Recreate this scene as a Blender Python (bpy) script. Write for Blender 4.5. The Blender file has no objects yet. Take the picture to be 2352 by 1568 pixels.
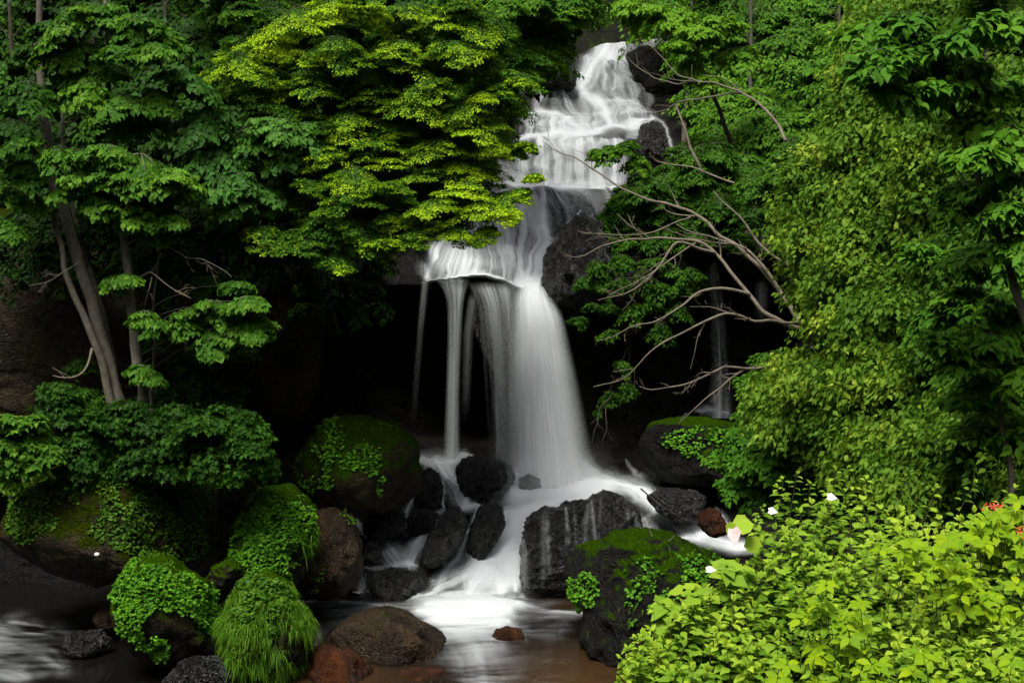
import bpy, bmesh, math, random
import numpy as np
from mathutils import Vector
random.seed(7); RNG = np.random.default_rng(7)
SC = bpy.context.scene; COL = SC.collection

# ---------------- camera, sky, sun, exposure ----------------
F = 50/36*2352; PITCH = math.radians(5); CAMZ = 8.0
cam = bpy.data.cameras.new('camera'); co = bpy.data.objects.new('camera', cam); COL.objects.link(co)
co.location = (0, 0, CAMZ); co.rotation_euler = (math.radians(85), 0, 0)
cam.lens = 50; cam.sensor_width = 36; cam.clip_end = 600; cam.clip_start = 0.1
SC.camera = co
SUN_EL, SUN_AZ = math.radians(61), math.radians(-158)     # azimuth measured from +Y (beyond the falls)
w = bpy.data.worlds.new('World'); SC.world = w; w.use_nodes = True
nt = w.node_tree; bg = nt.nodes['Background']; sky = nt.nodes.new('ShaderNodeTexSky')
sky.sky_type = 'NISHITA'; sky.sun_disc = False; sky.sun_elevation = SUN_EL; sky.sun_rotation = SUN_AZ
sky.dust_density = 3; sky.air_density = 0.7
hs = nt.nodes.new('ShaderNodeHueSaturation'); hs.inputs['Saturation'].default_value = .18   # thin overcast
nt.links.new(sky.outputs[0], hs.inputs['Color']); nt.links.new(hs.outputs[0], bg.inputs[0]); bg.inputs[1].default_value = 0.12
sl = bpy.data.lights.new('sun', 'SUN'); sl.energy = 2.3; sl.angle = math.radians(20); sl.color = (1, .965, .9)
so = bpy.data.objects.new('sun', sl); COL.objects.link(so)
sd = Vector((math.sin(SUN_AZ)*math.cos(SUN_EL), math.cos(SUN_AZ)*math.cos(SUN_EL), math.sin(SUN_EL)))
so.rotation_euler = sd.to_track_quat('Z', 'Y').to_euler(); so.location = (0, 0, 60)
SC.view_settings.view_transform = 'Standard'; SC.view_settings.look = 'None'
SC.view_settings.exposure = 1.1; SC.view_settings.gamma = 1
SC.cycles.max_bounces = 6; SC.cycles.diffuse_bounces = 3; SC.cycles.glossy_bounces = 2
SC.cycles.transmission_bounces = 4; SC.cycles.transparent_max_bounces = 24
SC.cycles.use_denoising = True; SC.cycles.sample_clamp_indirect = 4

# ---------------- helpers ----------------
CP, SP = math.cos(PITCH), math.sin(PITCH)
def at(px, py, Y):
    px = np.asarray(px, float); py = np.asarray(py, float); Y = np.asarray(Y, float)
    xc = (px-1176)/F; yc = (784-py)/F
    ry = CP + SP*yc; rz = -SP + CP*yc
    t = Y/ry
    return np.stack(np.broadcast_arrays(t*xc, Y, CAMZ + t*rz), -1)
def pxof(P):
    x = P[..., 0]; y = P[..., 1]; z = P[..., 2]-CAMZ
    d = y*CP - z*SP; u = y*SP + z*CP
    return np.stack([1176+F*x/d, 784-F*u/d], -1)
def ppm(Y): return F/Y
_tab = RNG.random(65536)
def vnoise(p):
    i = np.floor(p).astype(np.int64); f = p-i; f = f*f*(3-2*f); out = 0
    for dx in (0, 1):
        for dy in (0, 1):
            for dz in (0, 1):
                h = ((i[..., 0]+dx)*73856093) ^ ((i[..., 1]+dy)*19349663) ^ ((i[..., 2]+dz)*83492791)
                h = (h ^ (h >> 13)) & 65535
                wx = f[..., 0] if dx else 1-f[..., 0]; wy = f[..., 1] if dy else 1-f[..., 1]; wz = f[..., 2] if dz else 1-f[..., 2]
                out = out + _tab[h]*wx*wy*wz
    return out*2-1
def fbm(p, oct=4, ridged=False):
    a = 1; s = 0; t = 0
    for o in range(oct):
        n = vnoise(p + o*17.3)
        if ridged: n = 1-2*np.abs(n)
        s = s + a*n; t += a; a *= .5; p = p*2.03
    return s/t
def smooth(a, b, x):
    t = np.clip((x-a)/(b-a), 0, 1); return t*t*(3-2*t)
def inside(poly, x, y):
    x = np.asarray(x, float); y = np.asarray(y, float); r = np.zeros(x.shape, bool); n = len(poly)
    for i in range(n):
        x1, y1 = poly[i]; x2, y2 = poly[(i+1) % n]
        c = ((y1 > y) != (y2 > y)) & (x < (x2-x1)*(y-y1)/((y2-y1) or 1e-9)+x1)
        r ^= c
    return r
def mesh_np(name, V, faces, mat, parent=None, smooth_=True, attrs=None, fsize=None, matidx=None):
    """faces: (N,k) int array or list of such arrays"""
    me = bpy.data.meshes.new(name)
    V = np.asarray(V, np.float32)
    fl = faces if isinstance(faces, list) else [faces]
    loops = np.concatenate([f.reshape(-1) for f in fl]).astype(np.int32)
    sizes = np.concatenate([np.full(len(f), f.shape[1]) for f in fl]).astype(np.int32)
    starts = np.concatenate([[0], np.cumsum(sizes)[:-1]]).astype(np.int32)
    me.vertices.add(len(V)); me.vertices.foreach_set('co', V.reshape(-1))
    me.loops.add(len(loops)); me.loops.foreach_set('vertex_index', loops)
    me.polygons.add(len(sizes)); me.polygons.foreach_set('loop_start', starts); me.polygons.foreach_set('loop_total', sizes)
    if smooth_: me.polygons.foreach_set('use_smooth', np.ones(len(sizes), bool))
    for k, a in (attrs or {}).items():
        at_ = me.attributes.new(k, 'FLOAT', 'POINT'); at_.data.foreach_set('value', np.asarray(a, np.float32).reshape(-1))
    me.update(calc_edges=True); me.validate()
    me.materials.append(mat)
    o = bpy.data.objects.new(name, me); COL.objects.link(o)
    if parent: o.parent = parent
    return o
def tag(o, label=None, cat=None, group=None, kind=None):
    if label: o['label'] = label
    if cat: o['category'] = cat
    if group: o['group'] = group
    if kind: o['kind'] = kind
    return o
def empty(name, loc, label, cat, group=None, kind=None):
    o = bpy.data.objects.new(name, None); COL.objects.link(o); o.location = tuple(loc); o.empty_display_size = .3
    return tag(o, label, cat, group, kind)
def recenter(o, loc):
    """move mesh data so that the origin of a parented part is its thing's base"""
    me = o.data; n = len(me.vertices); c = np.empty(n*3, np.float32); me.vertices.foreach_get('co', c)
    c = c.reshape(-1, 3)-np.asarray(loc, np.float32); me.vertices.foreach_set('co', c.reshape(-1)); me.update()
def adopt(root, *parts):
    for p in parts:
        if p is not None: recenter(p, root.location); p.parent = root

# ---------------- materials ----------------
def mat_new(name):
    m = bpy.data.materials.new(name); m.use_nodes = True
    n = m.node_tree; b = n.nodes['Principled BSDF']; return m, n, b, n.nodes['Material Output']
def N(n, t, **kw):
    x = n.nodes.new(t)
    for k, v in kw.items(): setattr(x, k, v)
    return x
def ramp(n, stops, src, interp='LINEAR'):
    r = N(n, 'ShaderNodeValToRGB'); r.color_ramp.interpolation = interp
    e = r.color_ramp.elements
    while len(e) < len(stops): e.new(.5)
    for i, (p, c) in enumerate(stops):
        e[i].position = p; e[i].color = (*c, 1) if len(c) == 3 else c
    n.links.new(src, r.inputs[0]); return r.outputs[0]
def noise(n, scale, detail=5, rough=.6, vec=None, dist=0):
    t = N(n, 'ShaderNodeTexNoise'); t.inputs['Scale'].default_value = scale; t.inputs['Detail'].default_value = detail
    t.inputs['Roughness'].default_value = rough; t.inputs['Distortion'].default_value = dist
    if vec is not None: n.links.new(vec, t.inputs['Vector'])
    return t.outputs['Fac']
def geo(n): return N(n, 'ShaderNodeNewGeometry')
def math_(n, op, a, b=None, clamp=False):
    m = N(n, 'ShaderNodeMath', operation=op); m.use_clamp = clamp
    for i, v in enumerate((a, b)):
        if v is None: continue
        if isinstance(v, (int, float)): m.inputs[i].default_value = v
        else: n.links.new(v, m.inputs[i])
    return m.outputs[0]
def mixc(n, f, a, b):
    m = N(n, 'ShaderNodeMix', data_type='RGBA')
    for i, v in ((0, f), (6, a), (7, b)):
        if isinstance(v, (int, float)): m.inputs[i].default_value = v
        elif isinstance(v, tuple): m.inputs[i].default_value = (*v, 1)
        else: n.links.new(v, m.inputs[i])
    return m.outputs[2]
def rock_mat(name, c0, c1, c2, moss=0.0, rough=(.35, .75), mossc=((.006, .017, .0006), (.030, .070, .0015)), lichen=0.0, bump=.5, scale=1.0, spec=.16):
    m, n, b, o = mat_new(name); g = geo(n); P = g.outputs['Position']
    n1 = noise(n, 1.3*scale, 8, .65, P, .6); n2 = noise(n, 7*scale, 6, .7, P); n3 = noise(n, 30*scale, 3, .6, P)
    col = ramp(n, [(.30, c0), (.50, c1), (.72, c2)], n1)
    col = mixc(n, ramp(n, [(.35, (0, 0, 0)), (.75, (.6, .6, .6))], n2), col, tuple(x*.35 for x in c0))
    if lichen:
        l = noise(n, 5.5, 4, .7, P, .3)
        col = mixc(n, ramp(n, [(.64-.06*lichen, (0, 0, 0)), (.70, (.8*lichen,)*3)], l), col, (.085, .08, .055))
    rr = N(n, 'ShaderNodeMapRange'); n.links.new(n2, rr.inputs[0]); rr.inputs[1].default_value = .3; rr.inputs[2].default_value = .7
    rr.inputs[3].default_value = rough[0]; rr.inputs[4].default_value = rough[1]; rgh = rr.outputs[0]
    if moss:
        sx = N(n, 'ShaderNodeSeparateXYZ'); n.links.new(g.outputs['Normal'], sx.inputs[0])
        mk = math_(n, 'ADD', math_(n, 'MULTIPLY', sx.outputs[2], .30), math_(n, 'MULTIPLY', noise(n, 2.2, 6, .75, P, .5), .78))
        mk = ramp(n, [(.84-moss*.36, (0, 0, 0)), (.92-moss*.36, (1, 1, 1))], mk)
        mc = ramp(n, [(.3, mossc[0]), (.7, mossc[1])], noise(n, 14, 5, .75, P))
        col = mixc(n, mk, col, mc)
        rgh = math_(n, 'MAXIMUM', rgh, math_(n, 'MULTIPLY', mk, .95))
    n.links.new(col, b.inputs['Base Color']); n.links.new(rgh, b.inputs['Roughness'])
    b.inputs['Specular IOR Level'].default_value = spec
    if moss: n.links.new(math_(n, 'MULTIPLY', math_(n, 'SUBTRACT', 1.05, mk), spec), b.inputs['Specular IOR Level'])
    vo = N(n, 'ShaderNodeTexVoronoi', feature='DISTANCE_TO_EDGE'); vo.inputs['Scale'].default_value = 2.6*scale
    wv = N(n, 'ShaderNodeVectorMath', operation='ADD'); n.links.new(P, wv.inputs[0]); nn_ = N(n, 'ShaderNodeTexNoise'); nn_.inputs['Scale'].default_value = 3; n.links.new(P, nn_.inputs['Vector']); n.links.new(nn_.outputs['Color'], wv.inputs[1]); n.links.new(wv.outputs[0], vo.inputs['Vector'])
    crack = ramp(n, [(0, (0, 0, 0)), (.06, (1, 1, 1))], vo.outputs['Distance'])
    h = math_(n, 'ADD', math_(n, 'MULTIPLY', n2, .8), math_(n, 'ADD', math_(n, 'MULTIPLY', n3, .5), n1))
    bp = N(n, 'ShaderNodeBump'); bp.inputs['Strength'].default_value = bump; bp.inputs['Distance'].default_value = .2
    n.links.new(math_(n, 'ADD', h, math_(n, 'MULTIPLY', crack, .5)), bp.inputs['Height']); n.links.new(bp.outputs[0], b.inputs['Normal'])
    return m
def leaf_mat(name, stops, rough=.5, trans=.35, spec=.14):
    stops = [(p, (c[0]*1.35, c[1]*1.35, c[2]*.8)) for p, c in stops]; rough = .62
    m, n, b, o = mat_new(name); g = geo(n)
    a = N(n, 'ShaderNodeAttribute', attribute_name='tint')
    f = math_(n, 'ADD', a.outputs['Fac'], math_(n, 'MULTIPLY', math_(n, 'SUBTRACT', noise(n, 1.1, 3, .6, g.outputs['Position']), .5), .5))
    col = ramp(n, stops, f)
    n.links.new(col, b.inputs['Base Color']); b.inputs['Roughness'].default_value = rough; b.inputs['Specular IOR Level'].default_value = spec
    t = N(n, 'ShaderNodeBsdfTranslucent')
    n.links.new(mixc(n, .25, col, (.16, .30, .01)), t.inputs[0])
    mx = N(n, 'ShaderNodeMixShader'); mx.inputs[0].default_value = trans
    n.links.new(b.outputs[0], mx.inputs[1]); n.links.new(t.outputs[0], mx.inputs[2]); n.links.new(mx.outputs[0], o.inputs[0])
    return m
def simple_mat(name, c, rough=.7, nz=None, bump=0, bs=20):
    m, n, b, o = mat_new(name); g = geo(n)
    f = noise(n, nz or 6, 6, .7, g.outputs['Position'])
    n.links.new(ramp(n, [(.3, tuple(x*.5 for x in c)), (.7, tuple(min(1, x*1.4) for x in c))], f), b.inputs['Base Color'])
    b.inputs['Roughness'].default_value = rough
    if bump:
        bp = N(n, 'ShaderNodeBump'); bp.inputs['Strength'].default_value = bump; bp.inputs['Distance'].default_value = .03
        n.links.new(noise(n, bs, 5, .7, g.outputs['Position']), bp.inputs['Height']); n.links.new(bp.outputs[0], b.inputs['Normal'])
    return m
def water_mat(name, white=(.78, .82, .83), through=.45):
    """aerated flowing water: 'foam' = how much white water lies at the spot, clear where it is zero"""
    m, n, b, o = mat_new(name)
    a = N(n, 'ShaderNodeAttribute', attribute_name='foam')
    d = N(n, 'ShaderNodeBsdfDiffuse'); d.inputs[0].default_value = (*white, 1)
    t = N(n, 'ShaderNodeBsdfTranslucent'); t.inputs[0].default_value = (*white, 1)
    mx = N(n, 'ShaderNodeMixShader'); mx.inputs[0].default_value = through
    n.links.new(d.outputs[0], mx.inputs[1]); n.links.new(t.outputs[0], mx.inputs[2])
    tr = N(n, 'ShaderNodeBsdfTransparent')
    m2 = N(n, 'ShaderNodeMixShader'); n.links.new(math_(n, 'MULTIPLY', a.outputs['Fac'], 1.0, True), m2.inputs[0])
    n.links.new(tr.outputs[0], m2.inputs[1]); n.links.new(mx.outputs[0], m2.inputs[2]); n.links.new(m2.outputs[0], o.inputs[0])
    return m
M = {}
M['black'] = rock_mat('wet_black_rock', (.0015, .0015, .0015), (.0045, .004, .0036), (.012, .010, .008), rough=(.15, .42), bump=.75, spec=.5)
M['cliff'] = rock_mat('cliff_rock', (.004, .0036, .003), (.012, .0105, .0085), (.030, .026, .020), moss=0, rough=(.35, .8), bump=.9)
M['slab'] = rock_mat('lichen_slab', (.010, .007, .003), (.028, .020, .009), (.065, .046, .022), moss=.85, rough=(.6, .9), lichen=.9, bump=.7, mossc=((.006, .010, .0006), (.026, .036, .0015)))
M['olive'] = rock_mat('olive_moss_rock', (.010, .008, .003), (.028, .021, .009), (.060, .046, .022), moss=1.2, rough=(.6, .9), lichen=.8, bump=.7, mossc=((.008, .013, .0008), (.032, .044, .002)))
M['mossy'] = rock_mat('mossy_rock', (.005, .004, .002), (.018, .013, .004), (.038, .027, .010), moss=1.25, rough=(.5, .9), bump=.6)
M['brown'] = rock_mat('brown_rock', (.007, .005, .002), (.026, .016, .007), (.075, .043, .018), moss=.30, rough=(.35, .7), bump=.6)
M['dark_moss'] = rock_mat('dark_rock_moss', (.002, .002, .0014), (.006, .005, .0036), (.018, .014, .010), moss=.85, rough=(.4, .8), bump=.7)
M['rust'] = rock_mat('rust_rock', (.010, .004, .001), (.045, .014, .004), (.10, .032, .009), rough=(.25, .5), bump=.6, scale=2)
M['soil'] = rock_mat('forest_soil', (.003, .003, .0015), (.008, .007, .004), (.015, .013, .007), moss=.7, rough=(.8, 1), bump=.6)
M['bark'] = simple_mat('grey_bark', (.10, .086, .062), .85, 9, .7, 25)
M['bark_pale'] = simple_mat('pale_spotted_bark', (.19, .17, .13), .85, 12, .7, 25)
M['green_stem'] = simple_mat('green_stem', (.07, .11, .02), .7)
M['bark_dark'] = simple_mat('dark_bark', (.04, .032, .02), .9, 9, .5, 25)
M['bare'] = simple_mat('bare_branch_bark', (.13, .105, .072), .8, 9, .5, 30)
M['foam'] = water_mat('white_water', (.74, .775, .79), through=.12); M['fall'] = water_mat('falling_water', (.86, .90, .90), through=.32)
# ---------------- terrain: valley floor, both banks, added light-blocking slope behind the viewer ----------------
def terrain():
    xs = np.linspace(-90, 90, 361); ys = np.linspace(-70, 120, 381)
    X, Y = np.meshgrid(xs, ys)
    Z = -0.7 + 0*X
    side = np.maximum(np.abs(X+1)-11, 0); Z = Z + side*1.0*smooth(0, 6, side) 
    Z = Z + smooth(-2, -30, Y)*26*(1)                         # unseen slope added behind the camera to block low sky light
    Z = np.where(Y > 34, np.maximum(Z, 0), Z)
    up = np.clip(Y-41, 0, 200); Z = Z + smooth(0, 4, up)*6 + up*.95*smooth(0, 14, up)
    near = smooth(16, 7, Y); Z = np.maximum(Z, -0.7 + near*5.0)  # the bank the camera stands on
    rb = np.clip((X-4.7+.05*(Y-24))*1.3, 0, 4.6)*smooth(29.5, 26, Y)*smooth(2, 9, Y); Z = np.maximum(Z, -.7+rb)   # right bank under the thicket
    Z = Z + fbm(np.stack([X*.9, Y*.9, 0*X], -1), 3)*.25*smooth(0, 1.5, rb)
    Z = Z + fbm(np.stack([X*.12, Y*.12, 0*X], -1), 4)*1.2*smooth(0, 8, side+up)
    Z = np.minimum(Z, 46)
    V = np.stack([X, Y, Z], -1).reshape(-1, 3)
    return grid_mesh('ground', V, X.shape, M['soil'])
def grid_faces(ny, nx):
    i = np.arange(ny*nx).reshape(ny, nx)
    return np.stack([i[:-1, :-1], i[:-1, 1:], i[1:, 1:], i[1:, :-1]], -1).reshape(-1, 4)
def grid_mesh(name, V, shape, mat, attrs=None, parent=None, mask=None):
    f = grid_faces(*shape)
    if mask is not None: f = f[mask[f].any(1)]
    return mesh_np(name, V, f, mat, attrs=attrs, parent=parent)
tag(terrain(), kind='structure')

# ---------------- cliff and stream bed: one relief of ledges, lips, caves and shelf ----------------
XS = [-700, 0, 500, 850, 960, 1080, 1180, 1250, 1330, 1430, 1500, 1600, 1750, 1900, 2200, 3100]
ROWS = [
(-300, [60, 60, 60, 62, 62, 63, 64, 64, 64, 64, 64, 64, 62, 60, 56, 50]),
(0,    [48, 48, 48, 50, 52, 54, 55, 56, 56, 56, 56, 56, 54, 50, 46, 42]),
(75,   [45, 45, 45, 46, 48, 50, 52, 53, 53, 53, 53, 53, 50, 47, 44, 41]),
(90,   [45, 45, 45, 46, 47.6, 49.5, 51.5, 52, 52, 52, 52, 52, 50, 47, 44, 41]),
(195,  [41, 41, 41, 42, 43.5, 45, 46.2, 46.8, 47, 47.5, 47.5, 47, 44, 42, 41, 40]),
(212,  [41, 41, 41, 42, 43, 44.4, 45.2, 45.6, 46, 47, 47.2, 46.6, 44, 42, 41, 40]),
(262,  [40, 40, 40, 41, 42, 43.6, 44.6, 44.9, 45.2, 45.6, 45.8, 45, 43, 41.5, 41, 40]),
(312,  [39, 39, 39, 40, 41, 42.2, 42.9, 43.1, 43.2, 43.6, 44, 43.5, 42, 41, 40, 39]),
(332,  [39, 39, 39, 39.4, 40.3, 41.3, 41.7, 41.8, 41.8, 42, 42.4, 42, 41, 40.5, 39, 38]),
(425,  [38, 38, 38, 38.4, 39, 40.2, 40.8, 40.9, 40.9, 40.9, 41, 40.6, 40, 39.5, 38, 37]),
(440,  [38, 38, 38, 38.2, 38.6, 39.4, 39.9, 39.5, 39.5, 39.5, 39.6, 39.6, 39.5, 39, 38, 37]),
(500,  [37.5, 37.5, 37.5, 37.6, 37.9, 38.3, 38.6, 38.9, 38.6, 38.3, 37.9, 37.8, 38.2, 38.2, 38, 37]),
(570,  [37.2, 37.2, 37.2, 37.2, 36.8, 37, 37.2, 37.4, 37, 36.6, 36.4, 36.8, 37.6, 38, 38, 37]),
(640,  [37, 37, 37, 37, 35.4, 35.3, 35.3, 35.6, 35.6, 35.2, 35.6, 37.4, 38.4, 38, 38, 37]),
(652,  [37, 37, 37, 37.2, 35.1, 35.0, 35.0, 35.3, 35.3, 35.1, 36, 38.2, 39.3, 38.5, 38, 37]),
(664,  [37, 37, 37, 38, 37.6, 37.0, 35.4, 35.2, 35.1, 35.1, 36.4, 38.8, 40, 39, 38, 37]),
(700,  [37, 37, 37, 38.6, 39, 38.6, 37.4, 36.6, 35.2, 35.2, 36.8, 39.2, 40.4, 39, 38, 37]),
(760,  [37, 37, 37, 38.8, 39.2, 39.2, 39, 38, 36.0, 35.8, 37.4, 39.4, 40.4, 39, 38, 37]),
(990,  [36, 36, 36.5, 38.6, 39, 39, 38.6, 37, 36.0, 35.8, 36.5, 37.8, 38.4, 37.6, 37, 36]),
(1045, [34.6, 34.6, 34.6, 35.2, 34.7, 34.7, 34.8, 34.9, 35.2, 35.2, 35.6, 36, 36, 35.6, 35, 35]),
(1110, [33.4, 33.4, 33.4, 33.4, 33.4, 33.4, 33.5, 33.5, 33.5, 33.6, 33.6, 33.6, 33.6, 33.5, 33.4, 33.4]),
(1180, [32, 32, 32, 32, 32, 32, 32, 32, 32, 32.1, 32.1, 32.1, 32.1, 32, 32, 32]),
(1260, [31.2, 31.2, 31.2, 31, 30.8, 30.8, 30.8, 30.8, 30.9, 31, 31, 31, 31, 31, 31, 31]),
(1375, [30.2, 30.2, 30.2, 29.9, 29.45, 29.4, 29.4, 29.5, 29.8, 30, 30, 30, 30, 30, 30, 30]),
(1440, [30, 30, 30, 30, 29.6, 29.6, 29.6, 29.6, 30, 30, 30, 30, 30, 30, 30, 30]),
]
RY = np.array([r[0] for r in ROWS], float); RT = np.array([r[1] for r in ROWS], float)
ARCH = ([-700, 930, 970, 1030, 1110, 1160, 1195, 1250, 1330, 3100], [0, 0, 3, -4, -12, -4, 16, 34, 10, 0])
def bedY(px, py):
    arch = np.interp(px, *ARCH); q = py - arch*np.exp(-((py-655)/70)**2)
    q = q + 5*vnoise(np.stack([px*.012, py*0, px*0+3], -1))*smooth(60, 300, py)*smooth(1000, 600, py)
    j = np.clip(np.searchsorted(RY, q)-1, 0, len(RY)-2)
    u = np.clip((q-RY[j])/(RY[j+1]-RY[j]), 0, 1)
    k = np.clip(np.searchsorted(XS, px)-1, 0, len(XS)-2); XA = np.array(XS, float)
    v = np.clip((px-XA[k])/(XA[k+1]-XA[k]), 0, 1); v = v*v*(3-2*v)
    a = RT[j, k]*(1-v)+RT[j, k+1]*v; b = RT[j+1, k]*(1-v)+RT[j+1, k+1]*v
    return a*(1-u)+b*u
def bed_low(px, py):      # big lumps shared by rock and water
    Y = bedY(px, py); P = at(px, py, Y)
    d = fbm(P*np.array([.75, .75, .9]), 3)*.35 + fbm(P*np.array([1.9, 1.9, 1.9])+9, 2)*.12
    return P, d
gx = np.arange(-700, 3101, 6.0); gx = np.concatenate([gx[gx < 900], np.arange(900, 1760, 3.0), gx[gx > 1760]])
gy = np.concatenate([np.arange(-300, 0, 12.), np.arange(0, 1445, 4.)])
PX, PY = np.meshgrid(gx, gy); P, d = bed_low(PX, PY)
d2 = fbm(P*4.2, 4, True)*.09 + fbm(P*1.6+5, 3, True)*.16
LZ = lambda py: 1-.85*np.exp(-((py-648)/45)**2)      # the lip is worn smooth
lz = LZ(PY); P[..., 1] += (d + d2)*lz; P[..., 2] += (fbm(P*1.3+30, 3))*.18*lz
P[..., 0] += fbm(P*1.3+60, 3)*.12
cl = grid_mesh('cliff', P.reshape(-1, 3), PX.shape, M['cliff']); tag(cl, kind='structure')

# ---------------- water ----------------
def stroke_density(px, py, strokes, pw=2.0):
    out = np.zeros(px.shape)
    for si, (pts, wd, den, *rest) in enumerate(strokes):
        st = rest[0] if rest else .45                       # streakiness
        pts = np.array(pts, float)
        w2 = wd if isinstance(wd, (list, tuple)) else (wd, wd)
        best = np.full(px.shape, 1e9); S = np.zeros(px.shape); D = np.zeros(px.shape); T = np.zeros(px.shape)
        L = np.concatenate([[0], np.cumsum(np.hypot(*np.diff(pts, axis=0).T))])
        for i in range(len(pts)-1):
            a, b = pts[i], pts[i+1]; v = b-a; l2 = (v**2).sum()
            t = np.clip(((px-a[0])*v[0]+(py-a[1])*v[1])/l2, 0, 1)
            dx = px-a[0]-t*v[0]; dy = py-a[1]-t*v[1]; dd = np.hypot(dx, dy)
            sg = np.sign(dx*v[1]-dy*v[0]); m = dd < best
            best = np.where(m, dd, best); S = np.where(m, L[i]+t*math.sqrt(l2), S); D = np.where(m, dd*sg, D)
        T = S/L[-1]; W = w2[0]+(w2[1]-w2[0])*T; W = W*(.45+.55*smooth(0, .15, T)*smooth(1, .85, T))
        g = np.exp(-(best/W)**pw)
        cs = D/W
        nz = fbm(np.stack([cs*3.2+si*7.7, S*.006+si, 0*S], -1), 3)*1.5
        nz2 = fbm(np.stack([D*.22, S*.01+si*3, 0*S], -1), 2)
        e = g*np.clip(den*.9*(1+st*1.25*(nz+.7*nz2)), 0, 1.0)
        out = 1-(1-out)*(1-np.clip(e, 0, .95))
    return out
def flow_sheet(name, x0, x1, y0, y1, strokes, off=.10, step=2.6, thr=.012, gain=1.0, power=1.0):
    X, Y = np.meshgrid(np.arange(x0, x1, step), np.arange(y0, y1, step))
    den = np.clip(stroke_density(X, Y, strokes)**power*gain, 0, 1)
    P, d = bed_low(X, Y)
    lz = LZ(Y); P[..., 1] += d*.9*lz - off - .10*den; P[..., 2] += off*.5 + .05*den
    P[..., 2] += fbm(P*1.3+30, 3)*.18*lz; P[..., 0] += fbm(P*1.3+60, 3)*.12
    m = (den > thr).reshape(-1)
    return grid_mesh(name, P.reshape(-1, 3), X.shape, M['foam'], attrs={'foam': den}, mask=m)
rs = random.Random(3)
up = [
 ([(1425, 85), (1420, 170), (1425, 255)], 62, .30, .8), ([(1220, 290), (1350, 285), (1490, 270)], 36, .38, .7), ([(1320, 335), (1320, 428)], 110, .34, .5), ([(1270, 215), (1290, 300)], 50, .22, .8),
 ([(1420, 60), (1400, 82)], 16, .7), ([(1480, 66), (1440, 84)], 10, .5), ([(1500, 90), (1540, 108)], 9, .35),
 ([(1352, 80), (1400, 78), (1500, 88)], 9, .75), ([(1400, 82), (1392, 110), (1360, 160), (1338, 208)], (22, 26), .95, .3),
 ([(1440, 84), (1420, 110), (1395, 135)], 18, .8), ([(1470, 90), (1500, 105)], 12, .5), ([(1375, 120), (1420, 170), (1455, 240)], (22, 34), .5, .7),
 ([(1350, 130), (1325, 200)], 14, .55), ([(1395, 140), (1400, 220)], 24, .35, .8),
 ([(1235, 207), (1280, 203), (1335, 208), (1370, 232), (1388, 262), (1400, 292)], (7, 16), .95, .2), ([(1345, 212), (1362, 250), (1360, 300)], (20, 30), .7),
 ([(1250, 212), (1238, 240), (1228, 262)], 12, .55), ([(1290, 210), (1305, 240), (1330, 280), (1345, 312)], 14, .55, .7),
 ([(1205, 268), (1240, 260), (1280, 266), (1320, 292), (1345, 316)], 9, .85, .3), ([(1225, 275), (1210, 320)], 20, .45, .8), ([(1265, 272), (1260, 316)], 22, .55, .8),
 ([(1300, 285), (1300, 320)], 20, .6, .7), ([(1395, 240), (1440, 244), (1470, 262), (1480, 300)], 14, .6, .6), ([(1410, 250), (1405, 290)], 16, .7, .6),
 ([(1430, 130), (1490, 210), (1490, 250)], (14, 8), .35, .8),
 ([(1440, 255), (1450, 290)], 14, .6, .6), ([(1183, 332), (1215, 322), (1270, 316), (1330, 312), (1400, 302), (1470, 290), (1500, 280)], (8, 7), 1., .1),
 ([(1400, 300), (1470, 296)], 10, .6), ([(1495, 275), (1522, 290), (1535, 320), (1542, 365)], 5, .55, .3),
 ([(1190, 345), (1190, 425)], 20, .35, .6), ([(1500, 282), (1480, 300), (1440, 320)], 12, .4),
 ([(1110, 420), (1170, 426), (1230, 436), (1300, 434), (1370, 432), (1428, 426)], (5, 5), 1.1, .05), ([(1180, 420), (1300, 426), (1420, 418)], 8, .55, .3),
 ([(1232, 330), (1440, 334)], 12, .45, .5),
]
for x in range(1200, 1436, 15):
    up.append(([(x+rs.uniform(-6, 6), 325), (x+rs.uniform(-4, 10), 380), (x+rs.uniform(-4, 12), 432)], rs.uniform(7, 13), rs.uniform(.25, .9), .5))
up += [([(1150, 385), (1190, 428)], 18, .5), ([(1130, 430), (1180, 470), (1205, 520)], (20, 30), .6, .6),
 ([(1222, 438), (1230, 500), (1236, 560), (1220, 620), (1200, 690)], (20, 30), .75, .5), ([(1243, 440), (1246, 500), (1252, 560), (1236, 620), (1222, 690)], (12, 17), .95, .3),
 ([(1192, 440), (1200, 520), (1196, 600), (1196, 680)], (22, 26), .6, .6), ([(1330, 488), (1300, 530), (1272, 580), (1240, 640), (1226, 690)], (5, 16), .75, .5),
 ([(1300, 520), (1272, 600), (1262, 660)], (4, 10), .5, .5), ([(1365, 490), (1330, 530), (1290, 600)], (5, 5), .25, .8),
 ([(1270, 442), (1295, 480), (1300, 530)], 24, .22, 1.), ([(1330, 440), (1360, 470), (1375, 510)], 22, .20, 1.), ([(1395, 440), (1410, 490)], 18, .16, 1.), ([(1200, 640), (1215, 700)], (26, 45), 1., .1), ([(1215, 668), (1235, 705)], (30, 42), 1.1, .05)]
for i in range(15):
    x = 975+i*15; sx = 1085+i*8
    up.append(([(sx-40+rs.uniform(-10, 10), 470), (.55*sx+.45*x-20, 560), (x+rs.uniform(-6, 6), 644)], (16, rs.uniform(9, 17)), rs.uniform(.22, .72), .7))
up += [([(1000, 560), (985, 600), (980, 645)], 16, .45, .7), ([(966, 656), (1030, 646), (1110, 637), (1150, 646), (1178, 662), (1190, 684)], (3.5, 5), 1.1, .05),
       ([(990, 648), (1030, 640), (1110, 630)], 8, .45, .4), ([(1020, 560), (1140, 600), (1180, 600)], 46, .28, .5)]
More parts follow.
